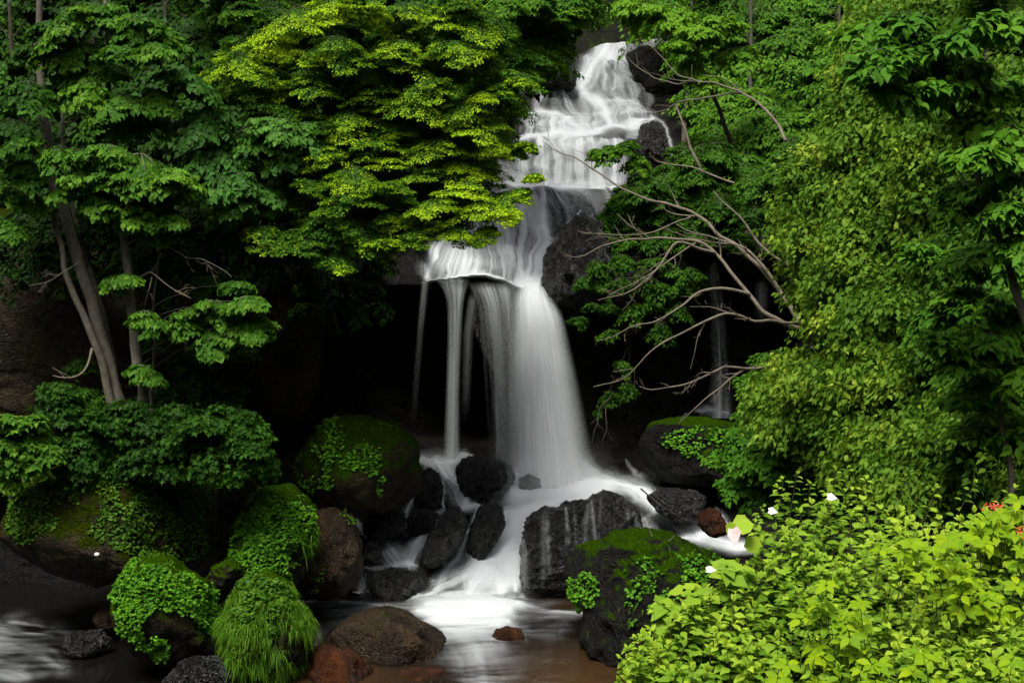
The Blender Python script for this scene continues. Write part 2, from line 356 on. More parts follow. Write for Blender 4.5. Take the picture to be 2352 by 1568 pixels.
tag(flow_sheet('upper_cascade', 940, 1600, 40, 437, up, power=1.45, gain=.55), kind='structure')
tag(flow_sheet('middle_cascade', 940, 1480, 434.5, 690, up, power=1.1, gain=.82), kind='structure')
# falling water: curtains hung from the lip (stacked soft sheets)
def curtain(name, rows, nx=90, ny=150, seed=0, prof=None, layers=1, bulge=.25, streak=.5, freq=9, den=1.0, tailfade=0, headfade=0, soft=1.6):
    rows = np.array(rows, float); t = np.linspace(0, 1, ny)
    k = np.concatenate([[0], np.cumsum(np.diff(rows[:, 2]))]); k /= k[-1]
    A = [np.interp(t, k, rows[:, c]) for c in range(rows.shape[1])]
    ker = np.ones(9)/9
    def sm(a):
        p = np.pad(a, 8, mode='reflect', reflect_type='odd'); return np.convolve(np.convolve(p, ker, 'same'), ker, 'same')[8:-8]
    A = [sm(a) for a in A]
    u = np.linspace(-1, 1, nx); Vs = []; fs = []; dd = []
    for l in range(layers):
        X = A[0][:, None]*(1-u)/2 + A[1][:, None]*(1+u)/2; Y = np.repeat(A[2][:, None], nx, 1)
        dep = A[3][:, None] - bulge*(1-u**2)[None, :]*(1-.4*l) + .12*l
        Pq = at(X, Y, dep)
        nz = fbm(np.stack([X*0+u*freq+seed+l*5, A[2][:, None]*.0032+X*0+l*3, X*0+seed], -1), 4)
        nf = fbm(np.stack([u*freq*5+X*0+seed, A[2][:, None]*.006+X*0, X*0+l*2+seed], -1), 2)
        edge = np.clip(1-np.abs(u)**soft, 0, 1)[None, :]**1.7
        pr = np.interp(u, *prof)[None, :] if prof else 1
        D = den*edge*pr*(1+streak*(nz*1.3+nf*.5))*A[4][:, None]
        if tailfade: D = D*(1-smooth(1-tailfade, 1, t))[:, None]
        if headfade: D = D*smooth(0, headfade, t)[:, None]
        Pq[..., 1] += nz*.05
        Vs.append(Pq.reshape(-1, 3)); fs.append(grid_faces(ny, nx)+l*nx*ny); dd.append(np.clip(D, 0, .985).reshape(-1))
    return mesh_np(name, np.concatenate(Vs), np.concatenate(fs), M['fall'], attrs={'foam': np.concatenate(dd)})
c1 = curtain('main_waterfall', [(1186, 1262, 622, 35.7, 1), (1182, 1264, 648, 35.1, 1.1), (1176, 1272, 675, 34.75, 1.15), (1170, 1298, 730, 34.35, 1.1), (1160, 1326, 850, 33.9, 1), (1152, 1356, 1000, 33.6, .9), (1146, 1384, 1150, 33.35, .85)],
     prof=([-1, -.7, -.35, 0, .45, .75, 1], [.35, .6, .85, 1, 1, .85, .5]), layers=3, bulge=.35, streak=.42, freq=4, den=.85, tailfade=.08, headfade=.14, soft=2.0, nx=120)
c2 = curtain('curtain_fall', [(996, 1086, 640, 35.0, .7), (1018, 1072, 668, 34.88, .75), (1026, 1066, 700, 34.8, .7), (1026, 1062, 780, 34.7, .62), (1022, 1058, 900, 34.55, .6), (1014, 1060, 1075, 34.4, .8)], den=.6, layers=2, freq=2.2, streak=1.0, seed=4, bulge=.1, tailfade=.05)
c3 = curtain('curtain_fall', [(966, 990, 648, 35.0, .34), (956, 976, 760, 34.8, .16), (934, 956, 1010, 34.6, .07)], den=.5, streak=.9, freq=2, seed=9, bulge=.05, tailfade=.3)
c4 = curtain('curtain_fall', [(1070, 1196, 646, 34.62, .5), (1096, 1202, 700, 34.45, .36), (1106, 1200, 800, 34.3, .30), (1120, 1200, 1000, 34.2, .26), (1120, 1200, 1120, 34.1, .2)], nx=140, den=.55, freq=3, streak=1.2, seed=14, bulge=.15, tailfade=.2, headfade=.05, soft=5)
c5 = curtain('curtain_fall', [(1074, 1104, 668, 34.75, .25), (1062, 1090, 760, 34.7, .28), (1056, 1080, 980, 34.6, .08)], den=.7, freq=3, seed=24, bulge=.05, tailfade=.3, headfade=.1)
c6 = curtain('side_waterfall', [(1582, 1622, 465, 37.6, .6), (1602, 1642, 560, 37.4, .6), (1626, 1666, 700, 37.2, .42), (1632, 1678, 850, 37.0, .38), (1615, 1690, 960, 36.9, .6)], den=.6, freq=4, streak=.8, seed=31, bulge=.1, headfade=.1)
c7 = curtain('side_waterfall', [(1715, 1755, 430, 38.6, .5), (1725, 1765, 560, 38.5, .45), (1730, 1770, 760, 38.4, .25)], den=.6, freq=4, seed=37, bulge=.1, tailfade=.4, headfade=.1)
for c in (c1, c2, c3, c4, c5, c6, c7): tag(c, kind='structure')
lo = [
 ([(1150, 1130), (1260, 1150), (1400, 1128)], 38, 1.1, .1), ([(1170, 1095), (1390, 1100)], 34, .65, .2), ([(1265, 1150), (1200, 1195), (1165, 1265), (1150, 1372)], (42, 62), 1.1, .12),
 ([(1215, 1180), (1130, 1265), (1075, 1372)], (30, 46), .85, .35), ([(1180, 1220), (1186, 1375)], (24, 14), .9, .2), ([(1120, 1290), (1040, 1350), (985, 1375)], (20, 24), .45, .6), ([(1180, 1170), (1150, 1200), (1110, 1280)], (30, 20), .5, .3),
 ([(1320, 1138), (1400, 1118), (1470, 1132), (1520, 1175), (1580, 1225), (1660, 1246), (1740, 1258)], (24, 12), 1.0, .25), ([(1440, 1130), (1520, 1160), (1580, 1200), (1610, 1240)], (20, 22), .7, .6),
 ([(1490, 1108), (1570, 1106)], 9, .35), ([(1560, 1180), (1590, 1215), (1600, 1245)], 22, .55, .7), ([(1640, 1165), (1665, 1200), (1690, 1240)], 8, .45, .6), ([(1560, 1246), (1640, 1250), (1740, 1262)], 9, .85, .2), ([(1470, 1200), (1500, 1240)], 20, .6, .5),
 ([(1600, 950), (1640, 944), (1672, 956)], 9, .8, .2), ([(1440, 1060), (1460, 1095), (1500, 1110)], 5, .35),
 ([(955, 1062), (1010, 1058), (1085, 1054)], 15, .75, .2), ([(1005, 1062), (1030, 1090), (1050, 1130), (1072, 1168)], (22, 17), .9, .35), ([(992, 1075), (1010, 1120), (1018, 1165)], (8, 6), .6, .4),
 ([(1055, 1168), (1100, 1170)], 10, .9, .1), ([(1020, 1170), (985, 1180)], 5, .4), ([(950, 1120), (938, 1165), (925, 1190), (900, 1215)], (7, 9), .6, .4),
 ([(900, 1215), (880, 1240), (915, 1310)], (7, 30), .85, .45), ([(925, 1195), (935, 1230)], 9, .35, .7), ([(1010, 1190), (975, 1220), (955, 1270), (935, 1310)], (6, 18), .65, .6),
 ([(838, 1302), (900, 1302), (960, 1308)], (7, 9), .95, .15), ([(835, 1315), (822, 1365)], 8, .4), ([(860, 1312), (850, 1370)], 22, .22, .9), ([(940, 1312), (955, 1370)], 22, .22, .9),
 ([(1092, 1178), (1075, 1225), (1050, 1275), (1015, 1330), (1000, 1370)], (4, 16), .6, .5), ([(820, 1195), (828, 1220), (860, 1232)], (7, 4), .45), ([(800, 1366), (900, 1374), (1000, 1380)], 7, .7, .3),
]
lw = flow_sheet('lower_cascade', 780, 1790, 925, 1412, lo, off=.12, power=1.15, gain=.88); tag(lw, kind='structure')
for k_, rws in enumerate(([(1110, 1400, 985, 33.0, .35), (1085, 1430, 1080, 32.6, .45), (1070, 1450, 1175, 32.2, .5)], [(1010, 1215, 1290, 30.0, .3), (960, 1235, 1350, 29.4, .4), (920, 1260, 1410, 28.9, .4)])):
    tag(curtain('spray', rws, seed=70+k_, den=.5, headfade=.7, tailfade=.35, streak=.3, freq=2, soft=2, bulge=.3), kind='structure')
# pool at the foot
X, Y = np.meshgrid(np.arange(-17, 19, .055), np.arange(15, 31.5, .055))
pp = pxof(np.stack([X, Y, 0*X], -1))
pool_st = [
 ([(780, 1382), (900, 1394), (1010, 1402)], (6, 18), .32, .3), ([(940, 1374), (1070, 1366), (1200, 1366)], (16, 24), .9, .1), ([(980, 1392), (1070, 1390), (1195, 1388)], (14, 24), .8, .1), ([(960, 1408), (1080, 1412), (1170, 1402)], (34, 30), .8, .1),
 ([(1190, 1388), (1270, 1402), (1345, 1408)], (16, 10), .40, .3), ([(1000, 1425), (1080, 1440), (1170, 1430)], 34, .6, .2), ([(990, 1425), (1050, 1455), (1090, 1500), (1105, 1600)], (40, 60), .42, .2),
 ([(1150, 1425), (1220, 1445), (1300, 1430)], 36, .22, .3), ([(1110, 1470), (1150, 1540), (1200, 1568)], 40, .12, .3), ([(740, 1400), (820, 1412), (900, 1420)], 22, .22, .3), ([(660, 1385), (790, 1380)], 14, .25, .3),
 ([(-40, 1440), (40, 1445), (110, 1452)], 22, .38, .3), ([(-40, 1480), (50, 1490), (100, 1500), (140, 1530)], 38, .34, .3), ([(-30, 1530), (60, 1560)], 34, .28, .3), ([(120, 1440), (180, 1462)], 11, .2, .3), ([(240, 1446), (300, 1440)], 9, .15, .3),
 ([(440, 1560), (480, 1545), (500, 1568)], 10, .35, .3), ([(700, 1420), (730, 1450), (720, 1500)], 12, .2, .3),
]
fo = stroke_density(pp[..., 0], pp[..., 1], pool_st, 1.5)
wx = fbm(np.stack([X*.35, Y*.35, 0*X+7], -1), 2)*2
cl_ = fbm(np.stack([X*.8+wx, Y*1.9+wx*1.5, 0*X], -1), 5)+.5*fbm(np.stack([X*1.6+wx*2, Y*6+wx*3, 0*X+3], -1), 3)
fo = np.clip(fo*smooth(-.9, .7, cl_*1.3+1.5*fo-.55)*.84, 0, 1)
brown = np.exp(-(((pp[..., 0]-1320)/190)**2+((pp[..., 1]-1560)/75)**2)) + .8*np.exp(-(((pp[..., 0]-780)/170)**2+((pp[..., 1]-1560)/60)**2)) + .5*np.exp(-(((pp[..., 0]-1300)/90)**2+((pp[..., 1]-1390)/18)**2))
m, n, b, o = mat_new('pool_water'); g = geo(n)
af = N(n, 'ShaderNodeAttribute', attribute_name='foam').outputs['Fac']; ab = N(n, 'ShaderNodeAttribute', attribute_name='silt').outputs['Fac']
col = mixc(n, ab, (.005, .0045, .004), (.045, .024, .009)); col = mixc(n, af, col, (.74, .775, .79))
n.links.new(col, b.inputs['Base Color'])
n.links.new(math_(n, 'ADD', .12, math_(n, 'MULTIPLY', af, .6)), b.inputs['Roughness'])
bp = N(n, 'ShaderNodeBump'); bp.inputs['Strength'].default_value = .25; bp.inputs['Distance'].default_value = .1
mp = N(n, 'ShaderNodeMapping'); mp.inputs['Scale'].default_value = (1, .5, 1); n.links.new(g.outputs['Position'], mp.inputs[0])
n.links.new(noise(n, 2.2, 3, .5, mp.outputs[0], 1), bp.inputs['Height']); n.links.new(bp.outputs[0], b.inputs['Normal'])
M['pool'] = m
Zp = .03*fbm(np.stack([X*.8, Y*.8, 0*X+4], -1), 3) + .10*fo
pool = grid_mesh('water', np.stack([X, Y, Zp], -1).reshape(-1, 3), X.shape, M['pool'], attrs={'foam': fo, 'silt': np.clip(brown, 0, 1)})
tag(pool, kind='structure')
# ---------------- boulders ----------------
_ico = {}
def ico(sub):
    if sub not in _ico:
        bm = bmesh.new(); bmesh.ops.create_icosphere(bm, subdivisions=sub, radius=1)
        _ico[sub] = (np.array([v.co[:] for v in bm.verts]), np.array([[v.index for v in f.verts] for f in bm.faces])); bm.free()
    return _ico[sub]
def rock_geo(outline, Y, depth, seed=0, amp=.10, boxy=2.6, sub=5, facets=9, ridged=.05):
    D, Fc = ico(sub); D = D.copy(); O = np.array(outline, float)
    c = (O.max(0)+O.min(0))/2
    # dense radial outline
    pts = np.concatenate([O[i]+(O[(i+1) % len(O)]-O[i])*np.linspace(0, 1, 24, endpoint=False)[:, None] for i in range(len(O))])
    ang = np.arctan2(-(pts[:, 1]-c[1]), pts[:, 0]-c[0]); rad = np.hypot(pts[:, 0]-c[0], pts[:, 1]-c[1])
    gb = np.linspace(-np.pi, np.pi, 181); idx = np.clip(((ang+np.pi)/(2*np.pi)*180).round().astype(int), 0, 180)
    R = np.full(181, np.nan)
    for i, r in zip(idx, rad): R[i] = r if np.isnan(R[i]) else max(R[i], r)
    R[0] = R[180] = np.nanmax([R[0], R[180]]) if not (np.isnan(R[0]) and np.isnan(R[180])) else rad[np.argmax(np.abs(ang))]
    ok = ~np.isnan(R); R = np.interp(gb, gb[ok], R[ok])
    R = np.convolve(np.concatenate([R[-4:-1], R, R[1:4]]), np.ones(3)/3, 'same')[3:-3]
    th = np.arctan2(D[:, 2], D[:, 0]); rr = np.interp(th, gb, R)/ppm(Y)
    yy = np.sign(D[:, 1])*np.abs(D[:, 1])**.9; hor = np.clip(1-np.abs(D[:, 1])**boxy, 0, 1)**(1/boxy)
    rng = np.random.default_rng(seed+100)
    P = np.stack([np.cos(th)*rr*hor, yy*depth*.5, np.sin(th)*rr*hor], -1)
    for _ in range(facets):     # broken flat faces on the front and the top
        nrm = rng.normal(size=3); nrm[1] = -abs(nrm[1])-.5; nrm[2] = nrm[2]*.7+.2; nrm /= np.linalg.norm(nrm)
        s = P@nrm; lim = np.percentile(s, rng.uniform(84, 95)); ex = np.maximum(s-lim, 0)
        P -= ex[:, None]*nrm*.78
    C = at(c[0], c[1], Y); W = P+C; k = 1.6/max(.5, min(np.ptp(W[:, 0]), np.ptp(W[:, 2])))
    sz = min(np.ptp(W[:, 0]), np.ptp(W[:, 2]))
    nr = P/np.maximum(np.linalg.norm(P, axis=1), 1e-6)[:, None]
    q = W*k*1.3+seed*3.1
    W = W+nr*(sz*(amp*fbm(q, 4)[:, None]+ridged*fbm(q*2.7, 4, True)[:, None]+ridged*.35*fbm(q*9, 3, True)[:, None]))
    return W, Fc, C
def surf_samples(V, Fc, n, rng):
    a, b, c = V[Fc[:, 0]], V[Fc[:, 1]], V[Fc[:, 2]]; cr = np.cross(b-a, c-a); ar = np.linalg.norm(cr, axis=1)
    i = rng.choice(len(Fc), n, p=ar/ar.sum()); u = rng.random((n, 2)); f = u.sum(1) > 1; u[f] = 1-u[f]
    P = a[i]+(b[i]-a[i])*u[:, :1]+(c[i]-a[i])*u[:, 1:]; return P, cr[i]/np.maximum(ar[i], 1e-9)[:, None]
def in_px(P, shapes):
    q = pxof(P); m = np.zeros(len(P), bool)
    wob = 14*vnoise(P*3.1)
    for s in shapes:
        if len(s) == 4 and not isinstance(s[0], tuple): m |= (((q[:, 0]-s[0]+wob)/s[2])**2+((q[:, 1]-s[1]+wob)/s[3])**2) < 1
        else: m |= inside(s, q[:, 0]+wob, q[:, 1]+wob)
    return m
def leaf_carpet(name, V, Fc, shapes, n, size, mat, seed, lift=.05, clump=2.5, thr=-.2, front=True):
    rng = np.random.default_rng(seed); P, Nn = surf_samples(V, Fc, n, rng)
    m = in_px(P, shapes) & (fbm(P*clump+seed, 3) > thr)
    if front: m &= (Nn[:, 1] < .35)
    P, Nn = P[m], Nn[m]; k = len(P)
    if k == 0: return None
    bumpy = np.clip(fbm(P*clump*2.2+seed+7, 2)+.5, 0, 1)
    P = P+Nn*(lift*(.3+1.6*bumpy)*rng.uniform(.5, 1, k))[:, None]
    nn = Nn*.6+np.array([0, -.25, .9])+rng.normal(size=(k, 3))*.28; d = rng.normal(size=(k, 3))+np.array([0, -.8, -.3])
    return leaves(name, P, d, nn, size*rng.uniform(.6, 1.25, k), mat, 'round', np.clip(.35+.5*bumpy+rng.normal(size=k)*.16, 0, 1))
LEAF = {
 'kite': (np.array([(0, 0, 0), (.38, .30, .07), (1, 0, -.10), (.38, -.30, .07)]), [np.array([(0, 2, 1), (0, 3, 2)])]),
 'needle': (np.array([(0, 0, 0), (.5, .16, .02), (1, 0, -.04), (.5, -.16, .02)]), [np.array([(0, 3, 2, 1)])]),
 'heart': (np.array([(.06, 0, 0), (-.06, .26, .04), (.34, .42, .07), (1, 0, -.14), (.34, -.42, .07), (-.06, -.26, .04)]), [np.array([(0, 3, 2, 1), (0, 5, 4, 3)])]),
 'round': (np.array([(0, 0, 0), (.3, .48, .04), (.75, .45, .05), (1, 0, 0), (.75, -.45, .05), (.3, -.48, .04)]), [np.array([(0, 3, 2, 1), (0, 5, 4, 3)])]),
 'maple': (np.array([(0, 0, 0), (-.05, .42, .0), (.22, .22, .05), (.48, .62, -.04), (.50, .20, .05), (1, 0, -.1), (.50, -.20, .05), (.48, -.62, -.04), (.22, -.22, .05), (-.05, -.42, 0)]),
           [np.array([(0, 2, 1), (0, 4, 3), (0, 3, 2), (0, 5, 4), (0, 6, 5), (0, 7, 6), (0, 8, 7), (0, 9, 8)])]),
 'ovate': (np.array([(0, 0, 0), (.22, .20, .05), (.52, .27, .05), (.80, .13, 0), (1.0, 0, -.16), (.80, -.13, 0), (.52, -.27, .05), (.22, -.20, .05), (.28, 0, 0), (.58, 0, -.01), (.82, 0, -.06)]),
           [np.array([(0, 8, 1), (0, 7, 8), (3, 10, 4), (10, 5, 4)]), np.array([(1, 8, 9, 2), (8, 7, 6, 9), (2, 9, 10, 3), (9, 6, 5, 10)])]),
}
def nrmz(a): return a/np.maximum(np.linalg.norm(a, axis=-1, keepdims=True), 1e-9)
def leaves(name, P, D, Nn, S, mat, kind, T):
    t, fs = LEAF[kind]; D = nrmz(D); B = nrmz(np.cross(Nn, D)); Nn = np.cross(D, B); n = len(P); k = len(t)
    S = np.broadcast_to(S, (n,))
    V = P[:, None]+S[:, None, None]*(t[None, :, 0:1]*D[:, None]+t[None, :, 1:2]*B[:, None]+t[None, :, 2:3]*Nn[:, None])
    base = (np.arange(n)*k)[:, None, None]
    fl = [(f[None]+base).reshape(-1, f.shape[1]) for f in fs]
    return mesh_np(name, V.reshape(-1, 3), fl, mat, attrs={'tint': np.repeat(T, k)}, smooth_=False)
def grass(name, V, Fc, shapes, n, length, mat, seed, droop=1.0, width=.006):
    rng = np.random.default_rng(seed); P, Nn = surf_samples(V, Fc, n, rng); m = in_px(P, shapes) & (Nn[:, 1] < .4) & (fbm(P*2.6+seed, 3) > -.16); P, Nn = P[m], Nn[m]; P = P+nrmz(Nn)*(.10*fbm(P*5+seed, 2)+.02)[:, None]; k = len(P)
    d = nrmz(Nn+np.array([0, -.2, .5])+np.stack([vnoise(P*6+9*o_) for o_ in range(3)], -1)*.8+rng.normal(size=(k, 3))*.45); L = length*rng.uniform(.5, 1.2, k)*(1+.6*vnoise(P*4))
    sd = nrmz(np.cross(d, rng.normal(size=(k, 3)))); pts = []
    for j, (t, wd) in enumerate([(0, 1), (.4, .9), (.75, .6), (1, .05)]):
        c = P+d*(L*t*(1-.25*t))[:, None]+np.array([0, 0, -1])*(L*droop*t*t*.7)[:, None]
        pts += [c+sd*width*wd, c-sd*width*wd]
    Vv = np.stack(pts, 1); base = (np.arange(k)*8)[:, None, None]
    f = np.array([(0, 1, 3, 2), (2, 3, 5, 4), (4, 5, 7, 6)])
    return mesh_np(name, Vv.reshape(-1, 3), (f[None]+base).reshape(-1, 4), mat, attrs={'tint': np.repeat(rng.random(k), 8)}, smooth_=True)
M['clover'] = leaf_mat('clover_leaf', [(0, (.018, .065, .005)), (.5, (.045, .145, .010)), (1, (.10, .25, .018))], .55)
M['clover_dark'] = leaf_mat('small_fern_leaf', [(0, (.015, .045, .004)), (.5, (.03, .085, .008)), (1, (.065, .14, .016))], .6)
M['grass'] = leaf_mat('grass_blade', [(0, (.022, .065, .004)), (.5, (.05, .13, .008)), (1, (.10, .20, .02))], .6)
def boulder(name, label, outline, Y, depth, mat, group='boulders round the pools', **kw):
    V, Fc, C = rock_geo(outline, Y, depth, **kw)
    o = mesh_np(name, V, Fc, mat); tag(o, label, 'rock', group)
    # origin at its base
    base = np.array([C[0], C[1], V[:, 2].min()]); recenter(o, base); o.location = tuple(base)
    return o, V, Fc
def cover(o, part, label=None):
    if part is None: return
    base = np.array(o.location); recenter(part, base); part.parent = o; part['kind'] = 'stuff'
def clumps(o, V, Fc, shapes, n, size, mat, seed, **kw):
    cover(o, leaf_carpet('leaf_cover', V, Fc, shapes, n, size, mat, seed, **kw))
def E(cx, cy, rx, ry, k=14, wob=.08, seed=0):
    r = random.Random(seed+int(cx)); return [(cx+rx*math.cos(a)*(1+r.uniform(-wob, wob)), cy+ry*math.sin(a)*(1+r.uniform(-wob, wob))) for a in [2*math.pi*i/k for i in range(k)]]
def ragged(o, V, Fc, shapes, n, seed, length=.30):
    cover(o, grass('grass_tuft', V, Fc, shapes, n, length, M['grass'], seed, droop=1.2, width=.007))
# big rock faces on the left bank
V, Fc, C = rock_geo([(-420, 500), (200, 500), (560, 540), (690, 590), (722, 680), (716, 780), (690, 850), (686, 930), (672, 968), (610, 978), (560, 925), (420, 930), (200, 950), (-400, 960)], 31.5, 5.0, seed=1, amp=.05, boxy=5, sub=6, facets=5, ridged=.05)
o = mesh_np('overhanging_rock', V, Fc, M['slab']); tag(o, 'brown lichen-spotted cliff slab overhanging the dark hollow behind the left trees', 'rock'); base = np.array([C[0], C[1], V[:, 2].min()]); recenter(o, base); o.location = tuple(base)
b1, V, Fc = boulder('boulder', 'huge rounded lichen and leaf-covered boulder at the left edge, the largest of all', [(20, 1160), (60, 1100), (150, 1078), (300, 1070), (420, 1085), (478, 1110), (486, 1180), (470, 1260), (440, 1300), (330, 1300), (230, 1325), (120, 1310), (40, 1270), (12, 1220)], 26.6, 3.6, M['olive'], seed=2, amp=.08, boxy=4, sub=6, facets=9, ridged=.035)
V1, F1 = V, Fc
cover(b1, leaf_carpet('leaf_cover', V, Fc, [[(150, 1080), (470, 1080), (480, 1290), (330, 1290), (200, 1230), (160, 1150)], [(20, 1130), (130, 1080), (140, 1200), (60, 1260), (20, 1230)]], 20000, .058, M['clover_dark'], 5, thr=-.22, clump=2.2, lift=.02))
b2, V, Fc = boulder('boulder', 'big dark mossy boulder left of the waterfall with leafy patches down its face', [(684, 1060), (712, 1010), (760, 972), (820, 966), (880, 975), (930, 1000), (955, 1030), (956, 1100), (940, 1160), (880, 1176), (800, 1165), (740, 1130), (700, 1100)], 29.5, 2.6, M['mossy'], seed=3, boxy=3.8, facets=9, amp=.09)
V2, F2 = V, Fc
clumps(b2, V, Fc, [(765, 1000, 28, 40), (740, 1060, 34, 50), (845, 1045, 26, 30), (800, 1060, 18, 22), (725, 1100, 40, 22), (835, 1075, 28, 12), (870, 1110, 10, 20)], 9000, .062, M['clover'], 6, thr=-.25)
b3, V, Fc = boulder('boulder', 'tall sloping boulder wrapped in bright leaves, left of the wide brown one', [(545, 1215), (575, 1165), (610, 1135), (660, 1122), (715, 1138), (722, 1170), (712, 1250), (690, 1330), (660, 1372), (590, 1368), (540, 1330), (520, 1290)], 26.6, 1.8, M['mossy'], seed=4, boxy=2.8, amp=.12)
V3, F3 = V, Fc
cover(b3, leaf_carpet('leaf_cover', V, Fc, [[(560, 1190), (600, 1145), (640, 1150), (725, 1165), (715, 1260), (665, 1290), (655, 1370), (560, 1350), (530, 1290)]], 17000, .056, M['clover'], 7, thr=-.22, lift=.07))
b4, V, Fc = boulder('boulder', 'wide brown boulder with thin moss, just left of the small side cascade', [(668, 1240), (700, 1180), (760, 1168), (805, 1190), (825, 1250), (830, 1310), (815, 1350), (760, 1372), (700, 1372), (665, 1350)], 28.0, 1.8, M['brown'], seed=5, amp=.05)
clumps(b4, V, Fc, [(785, 1195, 22, 16), (720, 1320, 26, 34), (745, 1280, 14, 30)], 5000, .052, M['clover_dark'], 8, thr=-.1)
b5, V, Fc = boulder('boulder', 'round boulder capped with bright yellow-green clover at the front left', [(262, 1380), (285, 1310), (330, 1284), (380, 1290), (420, 1330), (470, 1345), (508, 1385), (500, 1440), (462, 1475), (440, 1520), (370, 1532), (320, 1500), (280, 1450)], 24.2, 1.7, M['mossy'], seed=6, amp=.13, boxy=2.6)
cover(b5, leaf_carpet('clover_cover', V, Fc, [[(258, 1330), (300, 1290), (420, 1320), (515, 1370), (510, 1440), (470, 1470), (440, 1420), (360, 1400), (330, 1440), (350, 1500), (280, 1450)], (370, 1490, 26, 30)], 15000, .055, M['clover'], 9, thr=-.28, lift=.07))
cover(b5, grass('grass_tuft', V, Fc, [(340, 1300, 50, 30), (390, 1345, 25, 40), (300, 1295, 30, 20)], 2600, .26, M['grass'], 10))
b6, V, Fc = boulder('boulder', 'grass-covered mound of rock hanging with long blades at the front left', [(518, 1440), (522, 1395), (548, 1350), (600, 1325), (655, 1345), (672, 1385), (708, 1432), (715, 1480), (690, 1528), (640, 1545), (560, 1525), (540, 1480)], 24.2, 1.6, M['mossy'], seed=7, amp=.16, boxy=2.6)
cover(b6, grass('grass_cover', V, Fc, [(612, 1450, 130, 120)], 14000, .20, M['grass'], 11, droop=1.5))
cover(b6, leaf_carpet('leaf_cover', V, Fc, [(600, 1360, 60, 30), (625, 1400, 20, 50), (560, 1400, 20, 30)], 9000, .065, M['clover_dark'], 12, thr=-.3, lift=.10))
b7, V, Fc = boulder('boulder', 'low brown boulder in the pool with an ochre streak, at the bottom centre', [(752, 1475), (790, 1430), (840, 1412), (882, 1407), (930, 1420), (980, 1448), (1030, 1480), (1062, 1515), (1040, 1545), (960, 1548), (880, 1550), (800, 1535), (745, 1500)], 25.6, 2.0, M['brown'], seed=8, amp=.06, boxy=2.8, facets=9, sub=6, ridged=.05)
b8, V, Fc = boulder('boulder', 'big black wet boulder in mid-stream with threads of water, right of the white chute', [(1204, 1250), (1215, 1200), (1250, 1180), (1310, 1168), (1350, 1162), (1362, 1150), (1395, 1138), (1430, 1150), (1462, 1180), (1476, 1230), (1470, 1300), (1430, 1350), (1330, 1368), (1240, 1362), (1206, 1330)], 29.9, 2.2, M['black'], seed=9, boxy=3.4, amp=.06, sub=6, facets=7, ridged=.07)
big8 = (V, Fc)
b9, V, Fc = boulder('boulder', 'dark overhanging boulder with leafy clumps beside the bright bottom right bush', [(1300, 1310), (1330, 1275), (1400, 1250), (1470, 1235), (1530, 1240), (1600, 1265), (1650, 1300), (1700, 1380), (1720, 1480), (1600, 1530), (1480, 1515), (1370, 1498), (1335, 1470), (1352, 1430), (1345, 1395), (1310, 1360)], 26.0, 3.0, M['dark_moss'], seed=10, boxy=3, amp=.05, sub=6, facets=6)
V9, F9 = V, Fc
clumps(b9, V, Fc, [(1340, 1345, 34, 36), (1390, 1365, 20, 14), (1370, 1382, 50, 12), (1500, 1320, 50, 36), (1560, 1300, 50, 40), (1590, 1330, 40, 30), (1480, 1370, 30, 20), (1450, 1390, 14, 12), (1455, 1430, 16, 8), (1640, 1290, 30, 20), (1520, 1380, 40, 30)], 17000, .060, M['clover'], 13, thr=-.12, lift=.09)
b10, V, Fc = boulder('boulder', 'flat mossy ledge rock under the thin right-hand waterfall', [(1478, 1010), (1500, 975), (1560, 966), (1640, 970), (1720, 985), (1760, 1060), (1720, 1110), (1620, 1105), (1540, 1112), (1490, 1090), (1468, 1050)], 32.6, 2.4, M['dark_moss'], seed=11, boxy=3, amp=.06)
cover(b10, leaf_carpet('leaf_cover', V, Fc, [(1620, 1020, 70, 40), (1560, 1010, 40, 20), (1680, 1050, 60, 40)], 6000, .07, M['clover'], 14, thr=-.1))
ragged(b3, V3, F3, [(630, 1140, 60, 22), (560, 1200, 26, 30), (700, 1230, 22, 40), (600, 1340, 50, 20)], 2600, 41)
ragged(b2, V2, F2, [(740, 1000, 50, 26), (700, 1060, 20, 40), (880, 985, 40, 14)], 1800, 42, .2)
ragged(b9, V9, F9, [(1560, 1270, 60, 18), (1450, 1400, 30, 20), (1560, 1440, 60, 30)], 2400, 43, .2)
ragged(b1, V1, F1, [(300, 1085, 180, 14), (450, 1150, 30, 60), (60, 1120, 40, 20)], 4000, 44, .25)
